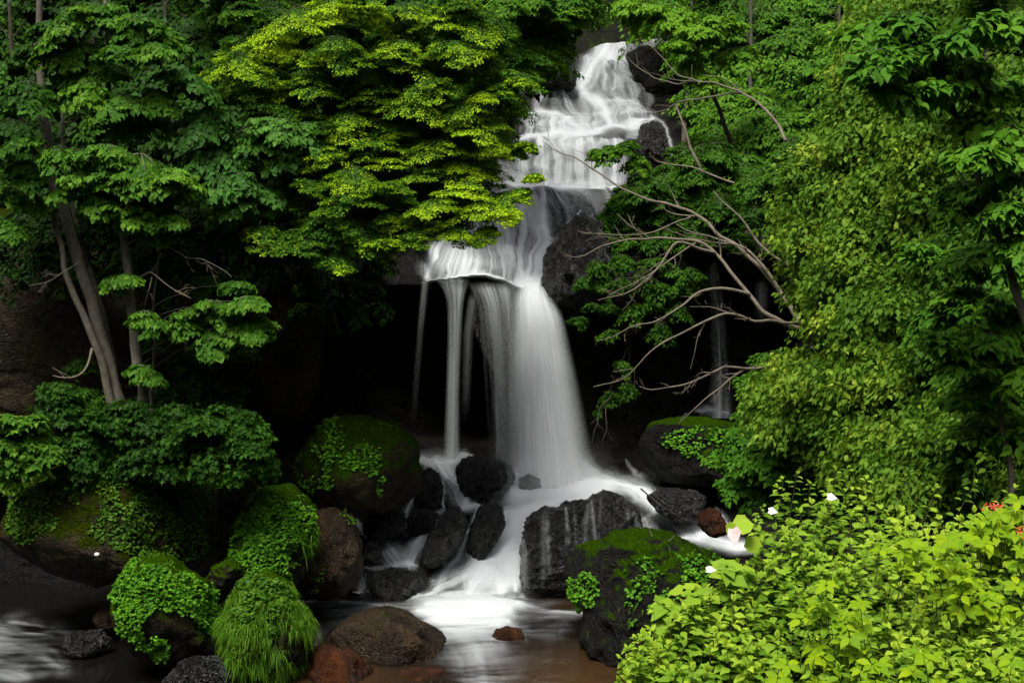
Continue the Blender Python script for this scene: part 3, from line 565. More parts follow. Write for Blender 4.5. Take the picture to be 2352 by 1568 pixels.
small = [
 ('upright black boulder leaning beside the foot of the white chute', [(1062, 1300), (1078, 1230), (1100, 1165), (1130, 1143), (1158, 1160), (1162, 1210), (1120, 1270), (1080, 1325)], 30.6, 1.2, 'black'),
 ('black leaning boulder with a sharp top, in front of the small side cascades', [(966, 1270), (985, 1225), (1020, 1180), (1050, 1165), (1075, 1178), (1072, 1220), (1050, 1265), (1020, 1300), (975, 1300)], 30.0, 1.1, 'black'),
 ('dark square boulder between the curtain falls and the main fall', [(1040, 1085), (1060, 1055), (1110, 1045), (1165, 1062), (1178, 1110), (1150, 1150), (1085, 1160), (1060, 1130)], 32.6, 1.2, 'black'),
 ('small black boulder standing in the curtain fall runoff beside the big mossy one', [(955, 1140), (960, 1095), (985, 1073), (1008, 1085), (1018, 1130), (1012, 1165), (970, 1170)], 32.2, .8, 'black'),
 ('low black rock right under the pair of small cascades', [(925, 1195), (950, 1172), (990, 1168), (1012, 1185), (990, 1215), (945, 1230)], 31.2, .8, 'black'),
 ('dark broad rock below the big mossy boulder', [(828, 1220), (850, 1175), (900, 1165), (935, 1180), (925, 1215), (880, 1245), (840, 1245)], 30.6, 1.0, 'black'),
 ('knobby black rock at the left rim of the little white pool', [(828, 1290), (832, 1255), (855, 1240), (876, 1262), (880, 1292), (850, 1300)], 29.6, .6, 'black'),
 ('round dark rock half hidden in the spray of the main fall', [(1188, 1140), (1192, 1100), (1215, 1085), (1242, 1100), (1246, 1150), (1210, 1160)], 33.15, .5, 'black'),
 ('small rock in the spray left of the main fall', [(1135, 1100), (1145, 1070), (1172, 1065), (1185, 1095), (1178, 1125), (1145, 1125)], 33.4, .6, 'black'),
 ('reddish orange wet rock in the right-hand rapids', [(1607, 1205), (1608, 1180), (1630, 1170), (1655, 1180), (1669, 1210), (1660, 1234), (1630, 1230)], 30.2, .6, 'rust'),
 ('dark rock tangled with twigs above the orange rock', [(1480, 1150), (1520, 1125), (1590, 1130), (1640, 1150), (1620, 1185), (1560, 1190), (1510, 1175)], 31.2, 1.0, 'black'),
 ('small brown rock in the stream at the left edge', [(216, 1420), (225, 1400), (255, 1396), (275, 1408), (272, 1435), (235, 1440)], 26.4, .6, 'brown'),
 ('mossy low rock between the clover boulder and the leafy one', [(470, 1345), (490, 1300), (530, 1285), (556, 1305), (550, 1350), (510, 1370)], 25.6, .7, 'mossy'),
 ('reddish dead clump of rock in the pool below the splash', [(1128, 1470), (1140, 1448), (1165, 1440), (1195, 1450), (1205, 1478), (1170, 1495), (1140, 1492)], 26.55, .5, 'rust'),
 ('flat rusty brown rock awash at the bottom edge', [(690, 1520), (740, 1490), (800, 1500), (850, 1545), (840, 1600), (690, 1610)], 24.3, 1.2, 'rust'),
 ('submerged reddish slab along the bottom of the brown boulder', [(860, 1560), (930, 1545), (1010, 1542), (1050, 1552), (1000, 1575), (880, 1580)], 24.4, 1.0, 'rust'),
 ('dark low rock in the stream left of the clover boulder', [(120, 1480), (160, 1455), (230, 1450), (262, 1475), (240, 1500), (150, 1505)], 25.4, .6, 'black'),
 ('black rock at the foot of the clover boulder', [(370, 1570), (420, 1520), (500, 1512), (540, 1540), (520, 1600), (390, 1600)], 23.6, .8, 'black'),
 ('humped black rock veiled by water under the little white pool', [(835, 1350), (850, 1320), (900, 1306), (955, 1316), (980, 1350), (960, 1375), (880, 1380)], 29.45, .7, 'black'),
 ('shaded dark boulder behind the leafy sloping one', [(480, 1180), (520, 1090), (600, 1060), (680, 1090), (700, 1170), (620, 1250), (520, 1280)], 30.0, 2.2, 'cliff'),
 ('dark mossy rock bulge under the arching bare branches', [(1345, 640), (1380, 560), (1480, 540), (1580, 560), (1620, 640), (1560, 720), (1440, 760), (1360, 730)], 35.4, 1.6, 'dark_moss'),
 ('cracked black rock wedge right of the main fall lip', [(1250, 670), (1262, 600), (1290, 530), (1330, 500), (1380, 520), (1400, 600), (1370, 700), (1320, 745), (1270, 715)], 34.9, 1.6, 'black'),
 ('black rock ledge left of the topmost cascade', [(1232, 200), (1250, 150), (1290, 130), (1318, 150), (1318, 200), (1280, 206)], 45.8, 1.6, 'black'),
 ('dark rock at the right edge of the upper cascade', [(1468, 330), (1475, 290), (1500, 280), (1522, 300), (1530, 350), (1500, 380), (1474, 370)], 41.2, 1.2, 'black'),
 ('grey wet rock right of the topmost cascade', [(1440, 130), (1490, 110), (1560, 150), (1590, 210), (1520, 240), (1480, 210)], 47.4, 1.0, 'cliff'),
 ('rounded black hump under the veiled curtain fall', [(1076, 700), (1084, 665), (1110, 646), (1150, 648), (1182, 668), (1194, 720), (1194, 860), (1180, 1000), (1150, 1050), (1138, 900), (1118, 800), (1082, 760)], 35.0, 1.0, 'black'),
]
for i, (lab, outl, Y, dep, mt) in enumerate(small):
    if i < 9: mx_, my_ = np.mean(outl, axis=0); outl = [(mx_+(a-mx_)*.9, my_+(b-my_)*.9) for a, b in outl]
    boulder('boulder' if len(outl) > 6 else 'rock', lab, outl, Y, dep, M[mt], seed=20+i, sub=5, amp=.09, boxy=2.7, facets=9, ridged=.09)
o, V, Fc = boulder('stone', 'tiny white stone lying on the leafy face of the huge left boulder', E(222, 1272, 7, 4, 8), 24.85, .1, simple_mat('pale_stone', (.5, .48, .45), .7), sub=3)
# thin threads of water running over the big black boulder
def threads(name, V, Fc, lines, seed):
    rng = np.random.default_rng(seed); nr = np.zeros_like(V); a, b, c = V[Fc[:, 0]], V[Fc[:, 1]], V[Fc[:, 2]]; f = np.cross(b-a, c-a)
    for k in range(3): np.add.at(nr, Fc[:, k], f)
    nr = nrmz(nr); q = pxof(V); den = stroke_density(q[:, 0], q[:, 1], lines); den *= (nr[:, 1] < .3)
    den = den*.38; m = den > .01; return mesh_np(name, V+nr*.02, Fc[m[Fc].any(1)], M['foam'], attrs={'foam': den})
ln = [([(1248, 1178), (1250, 1290), (1246, 1350)], 5, .22, .5), ([(1256, 1180), (1262, 1320)], 3, .4, .6), ([(1300, 1168), (1308, 1260)], 4, .22, .9), ([(1352, 1160), (1345, 1210), (1340, 1320)], 6, .22, .7),
      ([(1360, 1150), (1366, 1240), (1360, 1300)], 3, .35, .6), ([(1380, 1145), (1372, 1250)], 3, .2, .7), ([(1455, 1180), (1466, 1220), (1468, 1290)], 6, .45, .6), ([(1440, 1170), (1450, 1260)], 3, .25, .9), ([(1203, 1240), (1206, 1350)], 8, .45, .4), ([(1320, 1170), (1325, 1330)], 2, .2, .9)]
tag(threads('thin_water_threads', *big8, ln, 3), kind='structure')
# bare twigs standing in the pool
# ---------------- foliage ----------------
M['yew'] = leaf_mat('conifer_needles', [(0, (.006, .028, .002)), (.4, (.026, .085, .004)), (.64, (.11, .20, .006)), (.9, (.28, .42, .010))], .5, .3)
M['left_maple'] = leaf_mat('birch_leaf', [(0, (.008, .032, .003)), (.5, (.032, .100, .010)), (1, (.095, .20, .020))], .5)
M['heart'] = leaf_mat('heart_leaf', [(0, (.012, .045, .010)), (.5, (.035, .105, .022)), (1, (.075, .18, .035))], .5)
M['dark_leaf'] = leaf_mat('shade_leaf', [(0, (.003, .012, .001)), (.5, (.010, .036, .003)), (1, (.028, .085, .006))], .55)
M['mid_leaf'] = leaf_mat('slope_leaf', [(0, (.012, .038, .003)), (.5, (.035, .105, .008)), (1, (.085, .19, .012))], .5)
M['right_leaf'] = leaf_mat('alder_leaf', [(0, (.014, .045, .004)), (.4, (.052, .120, .012)), (.75, (.115, .20, .024)), (1, (.24, .30, .045))], .5, .4)
M['near_dark'] = leaf_mat('broad_green_leaf', [(0, (.014, .052, .004)), (.5, (.045, .135, .010)), (1, (.10, .21, .018))], .45)
M['bush'] = leaf_mat('bush_leaf', [(0, (.055, .13, .012)), (.5, (.155, .265, .028)), (1, (.30, .40, .05))], .45, .4)
M['yellow_bush'] = leaf_mat('yellow_leaf', [(0, (.09, .19, .008)), (.5, (.17, .27, .008)), (1, (.30, .36, .010))], .45, .4)

def pad_boughs(pads, rng, nb=9, asp=.85, droop=.42, tiers=2, tilt=0.0, jitter=.18):
    """pads: (px, py, width px, Y[, tint]) -> bough roots, tips, tint bias"""
    R_, T_, B_ = [], [], []
    for p in pads:
        px, py, wd, Y = p[:4]; tb = p[4] if len(p) > 4 else 0
        C = at(px, py, Y); R = wd/ppm(Y)/2; dp = droop*rng.uniform(.55, 1.5); tx, ty = rng.normal(size=2)*.22; tb = tb+rng.normal()*.09
        for k in range(tiers):
            n = nb-2*k; ph0 = rng.uniform(0, 6.28); rk = R*(1-.28*k); c = C+np.array([rng.normal()*.12*R, rng.normal()*.12*R, R*.18*k])
            for j in range(n):
                a = ph0+2*math.pi*j/n+rng.normal()*jitter; L = rk*rng.uniform(.7, 1.12)
                d = np.array([math.cos(a), math.sin(a)*asp, 0])
                dr = dp*rng.uniform(.6, 1.3)*(1.0+.35*max(0, -d[1]))+tx*d[0]+ty*d[1]
                R_.append(c+d*R*.06); T_.append(c+d*L-np.array([0, 0, L*dr])); B_.append(tb+rng.normal()*.07)
    return np.array(R_), np.array(T_), np.array(B_)
def bough_leaves(Rt, Tp, B, rng, K, size, Wf=.42, tw=9, spread=.25, tiptint=.35, hang=.35, sag=.15, tbase=.25, tilt=.3):
    n = len(Rt); ax = Tp-Rt; L = np.linalg.norm(ax, axis=1); Fd = ax/L[:, None]
    up = np.array([0, 0, 1.]); Sd = nrmz(np.cross(Fd, up)); Un = nrmz(np.cross(Sd, Fd))
    q = rng.integers(0, tw, (n, K)); t0 = (q+.5)/tw+rng.normal(size=(n, K))*.012; sg = np.where(q % 2 == 0, 1., -1.)
    flip = rng.random((n, K)) < .35; sg = np.where(flip, -sg, sg)
    prof = np.clip(np.sin(np.pi*np.clip(t0*.80+.16, 0, 1)), .12, 1)
    r = rng.random((n, K))**.75*prof*Wf*L[:, None]
    P = Rt[:, None]+Fd[:, None]*(t0*L[:, None]+.72*r)[..., None]+Sd[:, None]*(sg*r*.72)[..., None]
    P = P+Un[:, None]*(sag*L[:, None]*np.sin(np.pi*t0)*.8-.25*r)[..., None]
    P = P+rng.normal(size=(n, K, 3))*np.array([1, 1, .55])*(size*spread)
    lat = np.where(rng.random((n, K)) < .5, 1., -1.)
    D = Fd[:, None]*(.75+.2*lat[..., None])+Sd[:, None]*(sg*(.7)-lat*sg*.5)[..., None]*1.0+rng.normal(size=(n, K, 3))*.35; D[..., 2] -= hang
    Nn = Un[:, None]*1.0+np.array([0, -.15, .35])+rng.normal(size=(n, K, 3))*tilt
    T = tbase+B[:, None]+tiptint*(.5*t0+.5*r/(Wf*L[:, None]))+rng.normal(size=(n, K))*.10  # tint rises towards bough tips and twig ends: paler new growth
    S = size*rng.uniform(.65, 1.25, (n, K))
    return P.reshape(-1, 3), D.reshape(-1, 3), Nn.reshape(-1, 3), S.reshape(-1), np.clip(T, 0, 1).reshape(-1)
def sticks(name, A, Bp, r0, r1, mat, sag=.15, seg=3):
    """three-sided tapering twigs from A to B, n at once"""
    n = len(A); ax = Bp-A; L = np.linalg.norm(ax, axis=1); Fd = nrmz(ax); S = nrmz(np.cross(Fd, np.array([.13, .2, 1.]))); U = np.cross(S, Fd); V = []
    for j in range(seg+1):
        t = j/seg; c = A+ax*t+np.array([0, 0, 1])*(sag*L*math.sin(math.pi*t)*.7)[:, None]; r = r0+(r1-r0)*t
        for k in range(3):
            a = 2.094*k; V.append(c+(S*math.cos(a)+U*math.sin(a))*r)
    V = np.stack(V, 1); f = []
    for j in range(seg):
        for k in range(3): f.append((3*j+k, 3*j+(k+1) % 3, 3*j+3+(k+1) % 3, 3*j+3+k))
    F_ = (np.array(f)[None]+(np.arange(n)*3*(seg+1))[:, None, None]).reshape(-1, 4)
    return mesh_np(name, V.reshape(-1, 3), F_, mat)
def tube_geo(pts, rad, sides=8, jit=0.0, seed=0, sub=6):
    pts = np.array(pts, float); n = len(pts); rad = np.array(rad, float)
    if n > 2:
        k = np.arange(n); tt = np.linspace(0, n-1, (n-1)*sub+1)
        ext = np.concatenate([[2*pts[0]-pts[1]], pts, [2*pts[-1]-pts[-2]]]); out = []
        for t in tt:
            i = min(int(t), n-2); f = t-i; a, b, c, d = ext[i:i+4]
            out.append(.5*((2*b)+(-a+c)*f+(2*a-5*b+4*c-d)*f*f+(-a+3*b-3*c+d)*f**3))
        P = np.array(out); R = np.interp(tt, k, rad)
    else: P = np.linspace(pts[0], pts[1], sub+1); R = np.linspace(rad[0], rad[-1], sub+1)
    if jit: P = P+np.stack([vnoise(P*2.3+seed+o*9) for o in range(3)], -1)*jit
    T = nrmz(np.gradient(P, axis=0)); ref = np.array([.2, 1, .1]); S = nrmz(np.cross(T, ref)); U = np.cross(S, T)
    a = np.linspace(0, 2*np.pi, sides, endpoint=False)
    V = P[:, None]+R[:, None, None]*(np.cos(a)[None, :, None]*S[:, None]+np.sin(a)[None, :, None]*U[:, None])
    m = len(P); i = np.arange(m*sides).reshape(m, sides); j = np.roll(i, -1, 1)
    f = np.stack([i[:-1], j[:-1], j[1:], i[1:]], -1).reshape(-1, 4)
    return V.reshape(-1, 3), f, P, R
def merge(geos):
    V, Fs, o = [], [], 0
    for v, f in geos: V.append(v); Fs.append(f+o); o += len(v)
    return np.concatenate(V), np.concatenate(Fs)
def px_path(pts):       # (px, py, Y) -> world
    return [at(*p) for p in pts]
def twiggy(path, r0, r1, rng, depth=2, n=4, sides=6, lenf=.45):
    V, f, P, R = tube_geo(path, np.linspace(r0, r1, len(path)), sides, .07, rng.integers(99)); G = [(V, f)]
    if depth:
        L = np.linalg.norm(np.diff(P, axis=0), axis=1).sum()
        for k in range(n):
            i = int(rng.uniform(.3, .97)*(len(P)-2)); T = nrmz(P[i+1]-P[i]); s = nrmz(np.cross(T, rng.normal(size=3)))
            d = nrmz(T*.9+s*.8+np.array([0, 0, .05])); l = L*lenf*rng.uniform(.4, 1)*(1.1-i/len(P)*.5)
            q = [P[i], P[i]+d*l*.5+rng.normal(size=3)*l*.07, P[i]+d*l+rng.normal(size=3)*l*.14]
            G += twiggy(q, max(R[i]*.55, .004), .003, rng, depth-1, max(2, n-1), max(3, sides-2), lenf)
    return G
def fill(poly, n, wd, Yf, rng, tint=0.0, mind=.32):
    """scatter pads over the part of the slope seen within a polygon"""
    xs = [p[0] for p in poly]; ys = [p[1] for p in poly]; out = []; tries = 0
    while len(out) < n and tries < n*30:
        tries += 1; x = rng.uniform(min(xs), max(xs)); y = rng.uniform(min(ys), max(ys))
        if not inside(poly, np.array([x]), np.array([y]))[0]: continue
        w_ = rng.uniform(*wd)
        if any((x-o[0])**2+((y-o[1])*1.7)**2 < (mind*(w_+o[2])*.5)**2 for o in out): continue
        out.append((x, y, w_, Yf(x, y)+rng.normal()*.35, tint+rng.normal()*.08))
    return out
def plant(name, label, cat, base, pads, mat, size, K, kind='kite', group=None, seed=0, trunk=None, bark='bark_dark', nb=9, tiers=2, extra=None, stems=True, tr=.10, twig_r=.006, **kw):
    """a tree or shrub: Empty at the foot > trunk, branches, crown"""
    rng = np.random.default_rng(seed+50)
    pk = {k: kw.pop(k) for k in ('asp', 'droop', 'jitter') if k in kw}
    Rt, Tp, B = pad_boughs(pads, rng, nb=nb, tiers=tiers, **pk)
    cr = leaves('crown', *[a for a in (lambda r: (r[0], r[1], r[2], r[3]))(bough_leaves(Rt, Tp, B, rng, K, size, **kw))], M[mat], kind, np.zeros(1)) if False else None
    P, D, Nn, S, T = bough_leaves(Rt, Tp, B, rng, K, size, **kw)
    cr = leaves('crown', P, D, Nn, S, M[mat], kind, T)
    root = empty(name, base, label, cat, group)
    parts = [cr]
    base = np.array(base, float)
    if trunk is None:
        cs = np.array([at(*p[:2], p[3]) for p in pads]); top = cs[:, 2].max(); mid = cs.mean(0)+np.array([0, .5, 0])
        trunk = [base, base*.6+mid*.4+np.array([0, 0, 0]), np.array([mid[0], mid[1], top-.1*(top-base[2])])]
    V, f, Pc, Rc = tube_geo(trunk, np.linspace(tr, tr*.3, len(trunk)), 9, .05, seed)
    geos = [(V, f)]
    if extra:
        for e in extra: geos.append(tube_geo(e[0], e[1], 8, .04, seed)[:2])
    parts.append(mesh_np('trunk', *merge(geos), M[bark]))
    if stems:
        cs = np.array([at(*p[:2], p[3]) for p in pads]); A = []
        for c in cs:
            tgt = Pc[:, 2]-(c[2]-.35*np.hypot(c[0]-Pc[:, 0], c[1]-Pc[:, 1])); A.append(Pc[np.argmin(np.abs(tgt))])
        b = sticks('branches', np.concatenate([np.array(A), Rt]), np.concatenate([cs, Tp*.85+Rt*.15]), twig_r*1.6, twig_r*.5, M[bark]); parts.append(b)
    adopt(root, *parts); return root
def split_pads(pads, cx):          # nearest trunk by column
    g = [[] for _ in cx]
    for p in pads: g[int(np.argmin([abs(p[0]-c) for c in cx]))].append(p)
    return g
def Yp(l, Y, dy=.25, seed=0):      # give a list of (px,py,w[,tint]) a depth
    r = random.Random(seed); return [(p[0], p[1], p[2], (Y(p[0], p[1]) if callable(Y) else Y)+r.uniform(-dy, dy), *(p[3:] or (0,))) for p in l]
rg = np.random.default_rng(5)

# --- the yellow-tipped conifers above and left of the falls
con = [(690,35,200),(760,15,160),(620,92,150),(550,135,150),(500,165,110),(585,175,130),(660,200,120),(720,190,140),(830,150,150),(900,105,150),(950,140,180),(1010,50,160),(930,25,150),(840,15,140),
 (1060,15,120),(860,215,150),(940,232,170),(800,270,170),(880,285,160),(1000,200,170),(1060,110,160),(1100,60,150),(930,315,120),(865,340,150),(760,350,120),(720,372,90),(820,395,170),(715,420,80),(775,420,120),(890,375,120),(1000,335,150),
 (1060,250,160),(1100,222,120),(1160,200,90),(1200,186,60),(1090,300,140),(1045,380,150),(1125,285,90),(1085,390,110),(1060,435,130),(1165,450,100),(1195,440,60),(1000,470,150),(1100,478,170),(1165,485,90),(900,500,140),(940,540,160),(870,560,100),
 (1035,520,140),(1110,530,70),(620,530,120,-.25),(700,562,120,-.3),(660,540,110,-.25),(760,590,90,-.3),(740,500,130,-.3),(820,520,150,-.25),(800,460,170,-.2),(900,440,170,-.2),(1180,343,60),(1215,335,50),(1130,345,110),(1225,405,40),(680,270,140,-.2),(740,300,150,-.25),(640,240,120,-.2),(780,100,150,-.1),(1010,130,150),(720,130,140,-.1),(970,400,150,-.1)]
conY = lambda x, y: 27.2+(x < 700)*.4-max(0, y-350)*.004
pads = Yp(con, conY, .3, 1)
rg2 = np.random.default_rng(8)
more = fill([(560, 0), (1180, 0), (1170, 150), (1110, 330), (1090, 470), (900, 570), (650, 520), (620, 380), (520, 200)], 120, (90, 170), lambda x, y: conY(x, y)+.9+rg2.random()*1.2, rg2, -.26, .22)
A_, B2 = split_pads(pads+more, (700, 1020))
common = dict(size=.054, K=210, kind='kite', nb=10, tiers=2, droop=.36, Wf=.46, tw=12, tiptint=.85, tbase=.16, sag=.12, hang=.25, spread=.5)
plant('conifer_tree', 'yellow-tipped conifer nearer the birches, with long shelves of needles', 'tree', at(800, 640, 36.8), A_, 'yew', seed=1, group='yellow-tipped conifers', tr=.16, **common)
plant('conifer_tree', 'yellow-tipped conifer leaning right so that its lowest boughs hang before the falls', 'tree', at(960, 560, 36.6), B2, 'yew', seed=2, group='yellow-tipped conifers', tr=.16, **common)
pads = fill([(480, -60), (1260, -60), (1240, 120), (1000, 260), (600, 260)], 90, (140, 220), lambda x, y: 36+rg2.random()*1.5, rg2, 0, .22)
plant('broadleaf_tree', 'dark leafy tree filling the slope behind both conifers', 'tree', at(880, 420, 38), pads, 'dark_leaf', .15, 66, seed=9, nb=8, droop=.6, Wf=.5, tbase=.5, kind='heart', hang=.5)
# --- softer green tree between the conifers and the top of the falls
pads = fill([(1060, -30), (1370, -30), (1340, 30), (1300, 70), (1235, 130), (1160, 170), (1120, 90)], 60, (80, 150), lambda x, y: 33+rg2.random()*2, rg2, .0, .25)
plant('broadleaf_tree', 'fine-leaved green tree beside the top of the falls, right of the conifers', 'tree', at(1120, 420, 36), pads, 'mid_leaf', .10, 110, seed=3, nb=9, droop=.5, Wf=.5, tbase=.35, tr=.12)
pads = fill([(1080, 150), (1200, 170), (1130, 300), (1090, 420), (1040, 400)], 26, (80, 130), lambda x, y: 30+rg2.random(), rg2, .05, .25)
plant('broadleaf_tree', 'olive green small-leaved tree just behind the right conifer', 'tree', at(1060, 470, 38), pads, 'mid_leaf', .085, 110, seed=4, nb=9, droop=.5, Wf=.5, tbase=.35)
# --- birches at left
Lt = [(150,40,150),(230,25,160),(330,55,150),(380,90,120),(180,110,120),(290,120,140),(360,110,100),(230,160,140),(200,200,110),(270,230,160),(330,270,140),(365,220,100),(290,292,90),(120,60,120,-.2),(80,120,140,-.3),(60,200,140,-.35)]
Lc = [(230,350,180),(330,370,200),(180,392,150),(300,420,220),(390,400,130),(230,450,130),(360,470,110),(410,450,80),(360,540,70),(300,480,120),(350,505,90),(150,430,70),(400,500,60),(130,350,80,-.2)]
Ll = [(330,722,90),(480,705,190),(560,738,150),(430,740,110),(540,655,80),(560,690,100),(285,640,90),(335,845,80),(600,745,60),(500,765,110),(260,640,50),(585,770,50)]
Lf = [(30,520,80),(20,440,110,-.1),(60,380,110,-.1),(8,240,40),(100,470,60,-.1),(40,330,100,-.2),(5,150,80,-.3)]
tA = px_path([(278, 950, 27.2), (240, 800, 27.3), (190, 620, 27.4), (142, 470, 27.5), (104, 280, 27.6), (92, 140, 27.6), (88, 20, 27.6), (90, -120, 27.7)])
tA2 = px_path([(262, 948, 27.0), (222, 800, 27.0), (172, 680, 27.0), (132, 540, 27.0), (112, 400, 27.1), (98, 300, 27.3)]); tA3 = px_path([(272, 950, 27.6), (256, 800, 27.7), (212, 640, 27.8), (180, 540, 27.9), (150, 380, 28), (140, 250, 28)])
bl = dict(kind='heart', nb=9, tiers=2, droop=.42, Wf=.5, tiptint=.5, tbase=.32, hang=.8, tilt=.45, spread=.2)
plant('birch_tree', 'leaning grey twin-stemmed tree at far left, its stems crossing before the rock face', 'tree', tA[0], Yp(Lt+Lf, 26.6, .5, 3), 'left_maple', .108, 66, seed=5, trunk=tA, bark='bark', tr=.145, extra=[(tA2, np.linspace(.085, .03, 6)), (tA3, np.linspace(.075, .03, 6))], group='grey-barked trees on the left bank', **bl)
tC = px_path([(334, 955, 26.6), (318, 820, 26.6), (300, 690, 26.6), (288, 570, 26.7), (278, 470, 26.8), (262, 330, 26.9), (250, 180, 27), (240, 30, 27), (236, -80, 27)])
plant('birch_tree', 'pale spotted single-trunked tree right of the leaning twin stems', 'tree', tC[0], Yp(Lc+Ll, 26.1, .35, 4), 'left_maple', .108, 70, seed=6, trunk=tC, bark='bark_pale', tr=.105, group='grey-barked trees on the left bank', **bl)
tD = px_path([(352, 955, 27), (352, 830, 27), (356, 700, 27), (364, 600, 27), (372, 480, 27), (380, 330, 27.2)])
Ld = [(640,290,180),(700,320,140),(600,325,160),(560,365,130),(600,430,100,-.1),(615,470,60,-.1),(530,405,140,-.05),(480,345,150,-.15),(560,300,120,-.15),(700,290,90,.05),(450,420,120,-.2),(520,460,120,-.2),(470,260,140,-.3),(420,180,140,-.35),(660,350,100)]
plant('slender_tree', 'thin sapling with heart-shaped bluish green leaves reaching right to the conifers', 'tree', tD[0], Yp(Ld, 26.9, .4, 5), 'heart', .125, 60, seed=7, trunk=tD, bark='bark', tr=.035, **bl)
# dead branch and bare twigs among the left trunks
def bare(name, label, paths, cat='branch', mat='bare', seed=0, n=4, depth=2, r=(.015, .003), lenf=.4):
    rng = np.random.default_rng(seed+11); G = []
    for pth, *rr in paths: G += twiggy(px_path(pth), *(rr or r), rng, depth, n, 6, lenf)
    V, f = merge(G); root_p = px_path(paths[0][0])[0]; o = mesh_np(name, V, f, M[mat]); recenter(o, root_p); o.location = tuple(root_p); return tag(o, label, cat)
bare('dead_branch', 'crooked bare branch hooking left from the leaning grey tree', [([(212, 805, 27), (205, 835, 26.8), (180, 855, 26.6), (145, 862, 26.5), (122, 862, 26.5)], .03, .008)], n=2, depth=1)
bare('dead_branch', 'bare twigs fanning right from the pale spotted trunk below its crown', [([(310, 630, 26.5), (345, 628, 26.2), (390, 655, 26), (435, 682, 25.9)], .022, .006), ([(345, 630, 26.2), (342, 670, 26.1), (335, 700, 26.1)], .02, .008)], n=4, seed=2)
bare('dead_branch', 'thin bare twig above the sapling gap, sloping down to the bright spray of leaves', [([(380, 560, 26.4), (420, 590, 26.2), (470, 600, 26), (530, 640, 25.9)], .014, .004)], n=4, seed=12)
bare('dead_branch', 'fine bare twigs reaching left from the twin stems over the rock face', [([(185, 600, 27), (150, 620, 26.8), (110, 645, 26.6), (70, 660, 26.6)], .014, .004)], n=4, seed=3)
bare('dead_branch', 'bare twigs spreading both ways high on the leaning grey stem', [([(104, 285, 27.3), (150, 280, 27), (190, 262, 27)], .012, .004), ([(104, 285, 27.3), (70, 270, 27), (40, 280, 27)], .01, .004)], n=4, seed=13)
# --- shaded woods behind, one tree per column
def Yl(x, y): return 37.5-(y/560)*4.5 + rg.random()*1.5
pads = fill([(-60, -40), (560, -40), (620, 120), (700, 250), (660, 420), (760, 520), (740, 600), (560, 560), (-60, 560)], 200, (150, 260), Yl, rg, 0, .26)
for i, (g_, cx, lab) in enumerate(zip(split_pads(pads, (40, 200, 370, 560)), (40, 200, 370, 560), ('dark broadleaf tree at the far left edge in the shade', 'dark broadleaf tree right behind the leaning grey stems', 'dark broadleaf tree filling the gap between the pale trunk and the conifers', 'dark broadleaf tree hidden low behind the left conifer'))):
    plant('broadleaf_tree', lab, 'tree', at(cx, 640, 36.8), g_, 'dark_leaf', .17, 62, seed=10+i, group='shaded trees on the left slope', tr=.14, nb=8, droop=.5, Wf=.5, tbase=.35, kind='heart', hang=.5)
pads = fill([(-60, 470), (620, 470), (640, 600), (-60, 600)], 34, (110, 170), lambda x, y: 27.9+.6*rg.random(), rg, -.1, .22)
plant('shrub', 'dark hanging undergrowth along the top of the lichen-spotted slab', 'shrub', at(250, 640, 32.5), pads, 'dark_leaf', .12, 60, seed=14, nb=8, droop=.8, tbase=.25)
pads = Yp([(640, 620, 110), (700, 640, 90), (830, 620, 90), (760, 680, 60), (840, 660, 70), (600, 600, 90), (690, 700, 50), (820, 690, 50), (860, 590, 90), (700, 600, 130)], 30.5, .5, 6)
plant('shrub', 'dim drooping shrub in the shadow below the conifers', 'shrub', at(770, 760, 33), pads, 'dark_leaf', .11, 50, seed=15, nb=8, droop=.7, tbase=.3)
pads = Yp([(450, 860, 140), (380, 900, 120), (520, 900, 90), (560, 800, 60), (430, 820, 110), (350, 790, 60), (400, 940, 150), (180, 830, 60), (480, 640, 80)], 28, .4, 7)
plant('shrub', 'dim maple-leaved shrub behind the pale trunk against the rock face', 'shrub', at(420, 1000, 28.5), pads, 'dark_leaf', .13, 46, 'maple', seed=16, nb=8, droop=.5, tbase=.4)
# --- low shrubs along the top of the huge left boulder
Ls = [(130,890,90),(190,905,100),(150,935,110),(120,980,120,-.1),(180,1000,120,-.1),(250,965,130),(230,1015,130),(200,1050,120,-.1),(290,930,90,-.1)]
plant('shrub', 'maple-leaved shrub at the foot of the leaning grey stems', 'shrub', at(210, 1085, 26.6), Yp(Ls, 26.0, .3, 8), 'left_maple', .105, 60, 'maple', seed=17, nb=8, droop=.5, spread=.7, tilt=.5, Wf=.55, tbase=.08, hang=.5, group='low shrubs on the left boulder')
Ls = [(340,950,120,-.1),(400,990,150),(330,1040,130,-.1),(450,1050,120,-.15),(380,1070,90,-.15),(290,1060,110,-.2),(420,940,120,-.1)]
plant('shrub', 'middle maple-leaved shrub below the pale trunk', 'shrub', at(380, 1095, 26.6), Yp(Ls, 25.9, .3, 9), 'left_maple', .105, 60, 'maple', seed=18, nb=8, droop=.5, spread=.7, tilt=.5, Wf=.55, tbase=.02, hang=.5, group='low shrubs on the left boulder')
Ls = [(500,950,150),(560,965,110),(510,1000,170),(570,1010,90),(480,1030,140),(590,1045,80),(540,1065,90),(460,975,130),(550,1040,120),(520,1085,60)]
plant('shrub', 'rounded maple-leaved shrub overhanging the dark hollow, the one nearest the falls', 'shrub', at(510, 1110, 26.6), Yp(Ls, 25.7, .3, 10), 'left_maple', .105, 60, 'maple', seed=19, nb=8, droop=.5, spread=.7, tilt=.5, Wf=.55, tbase=.08, hang=.5, group='low shrubs on the left boulder')
Ls = [(60,965,110),(30,1000,110),(80,1010,110),(20,1050,100),(70,1055,90),(110,1030,80),(10,960,80),(20,1100,60)]
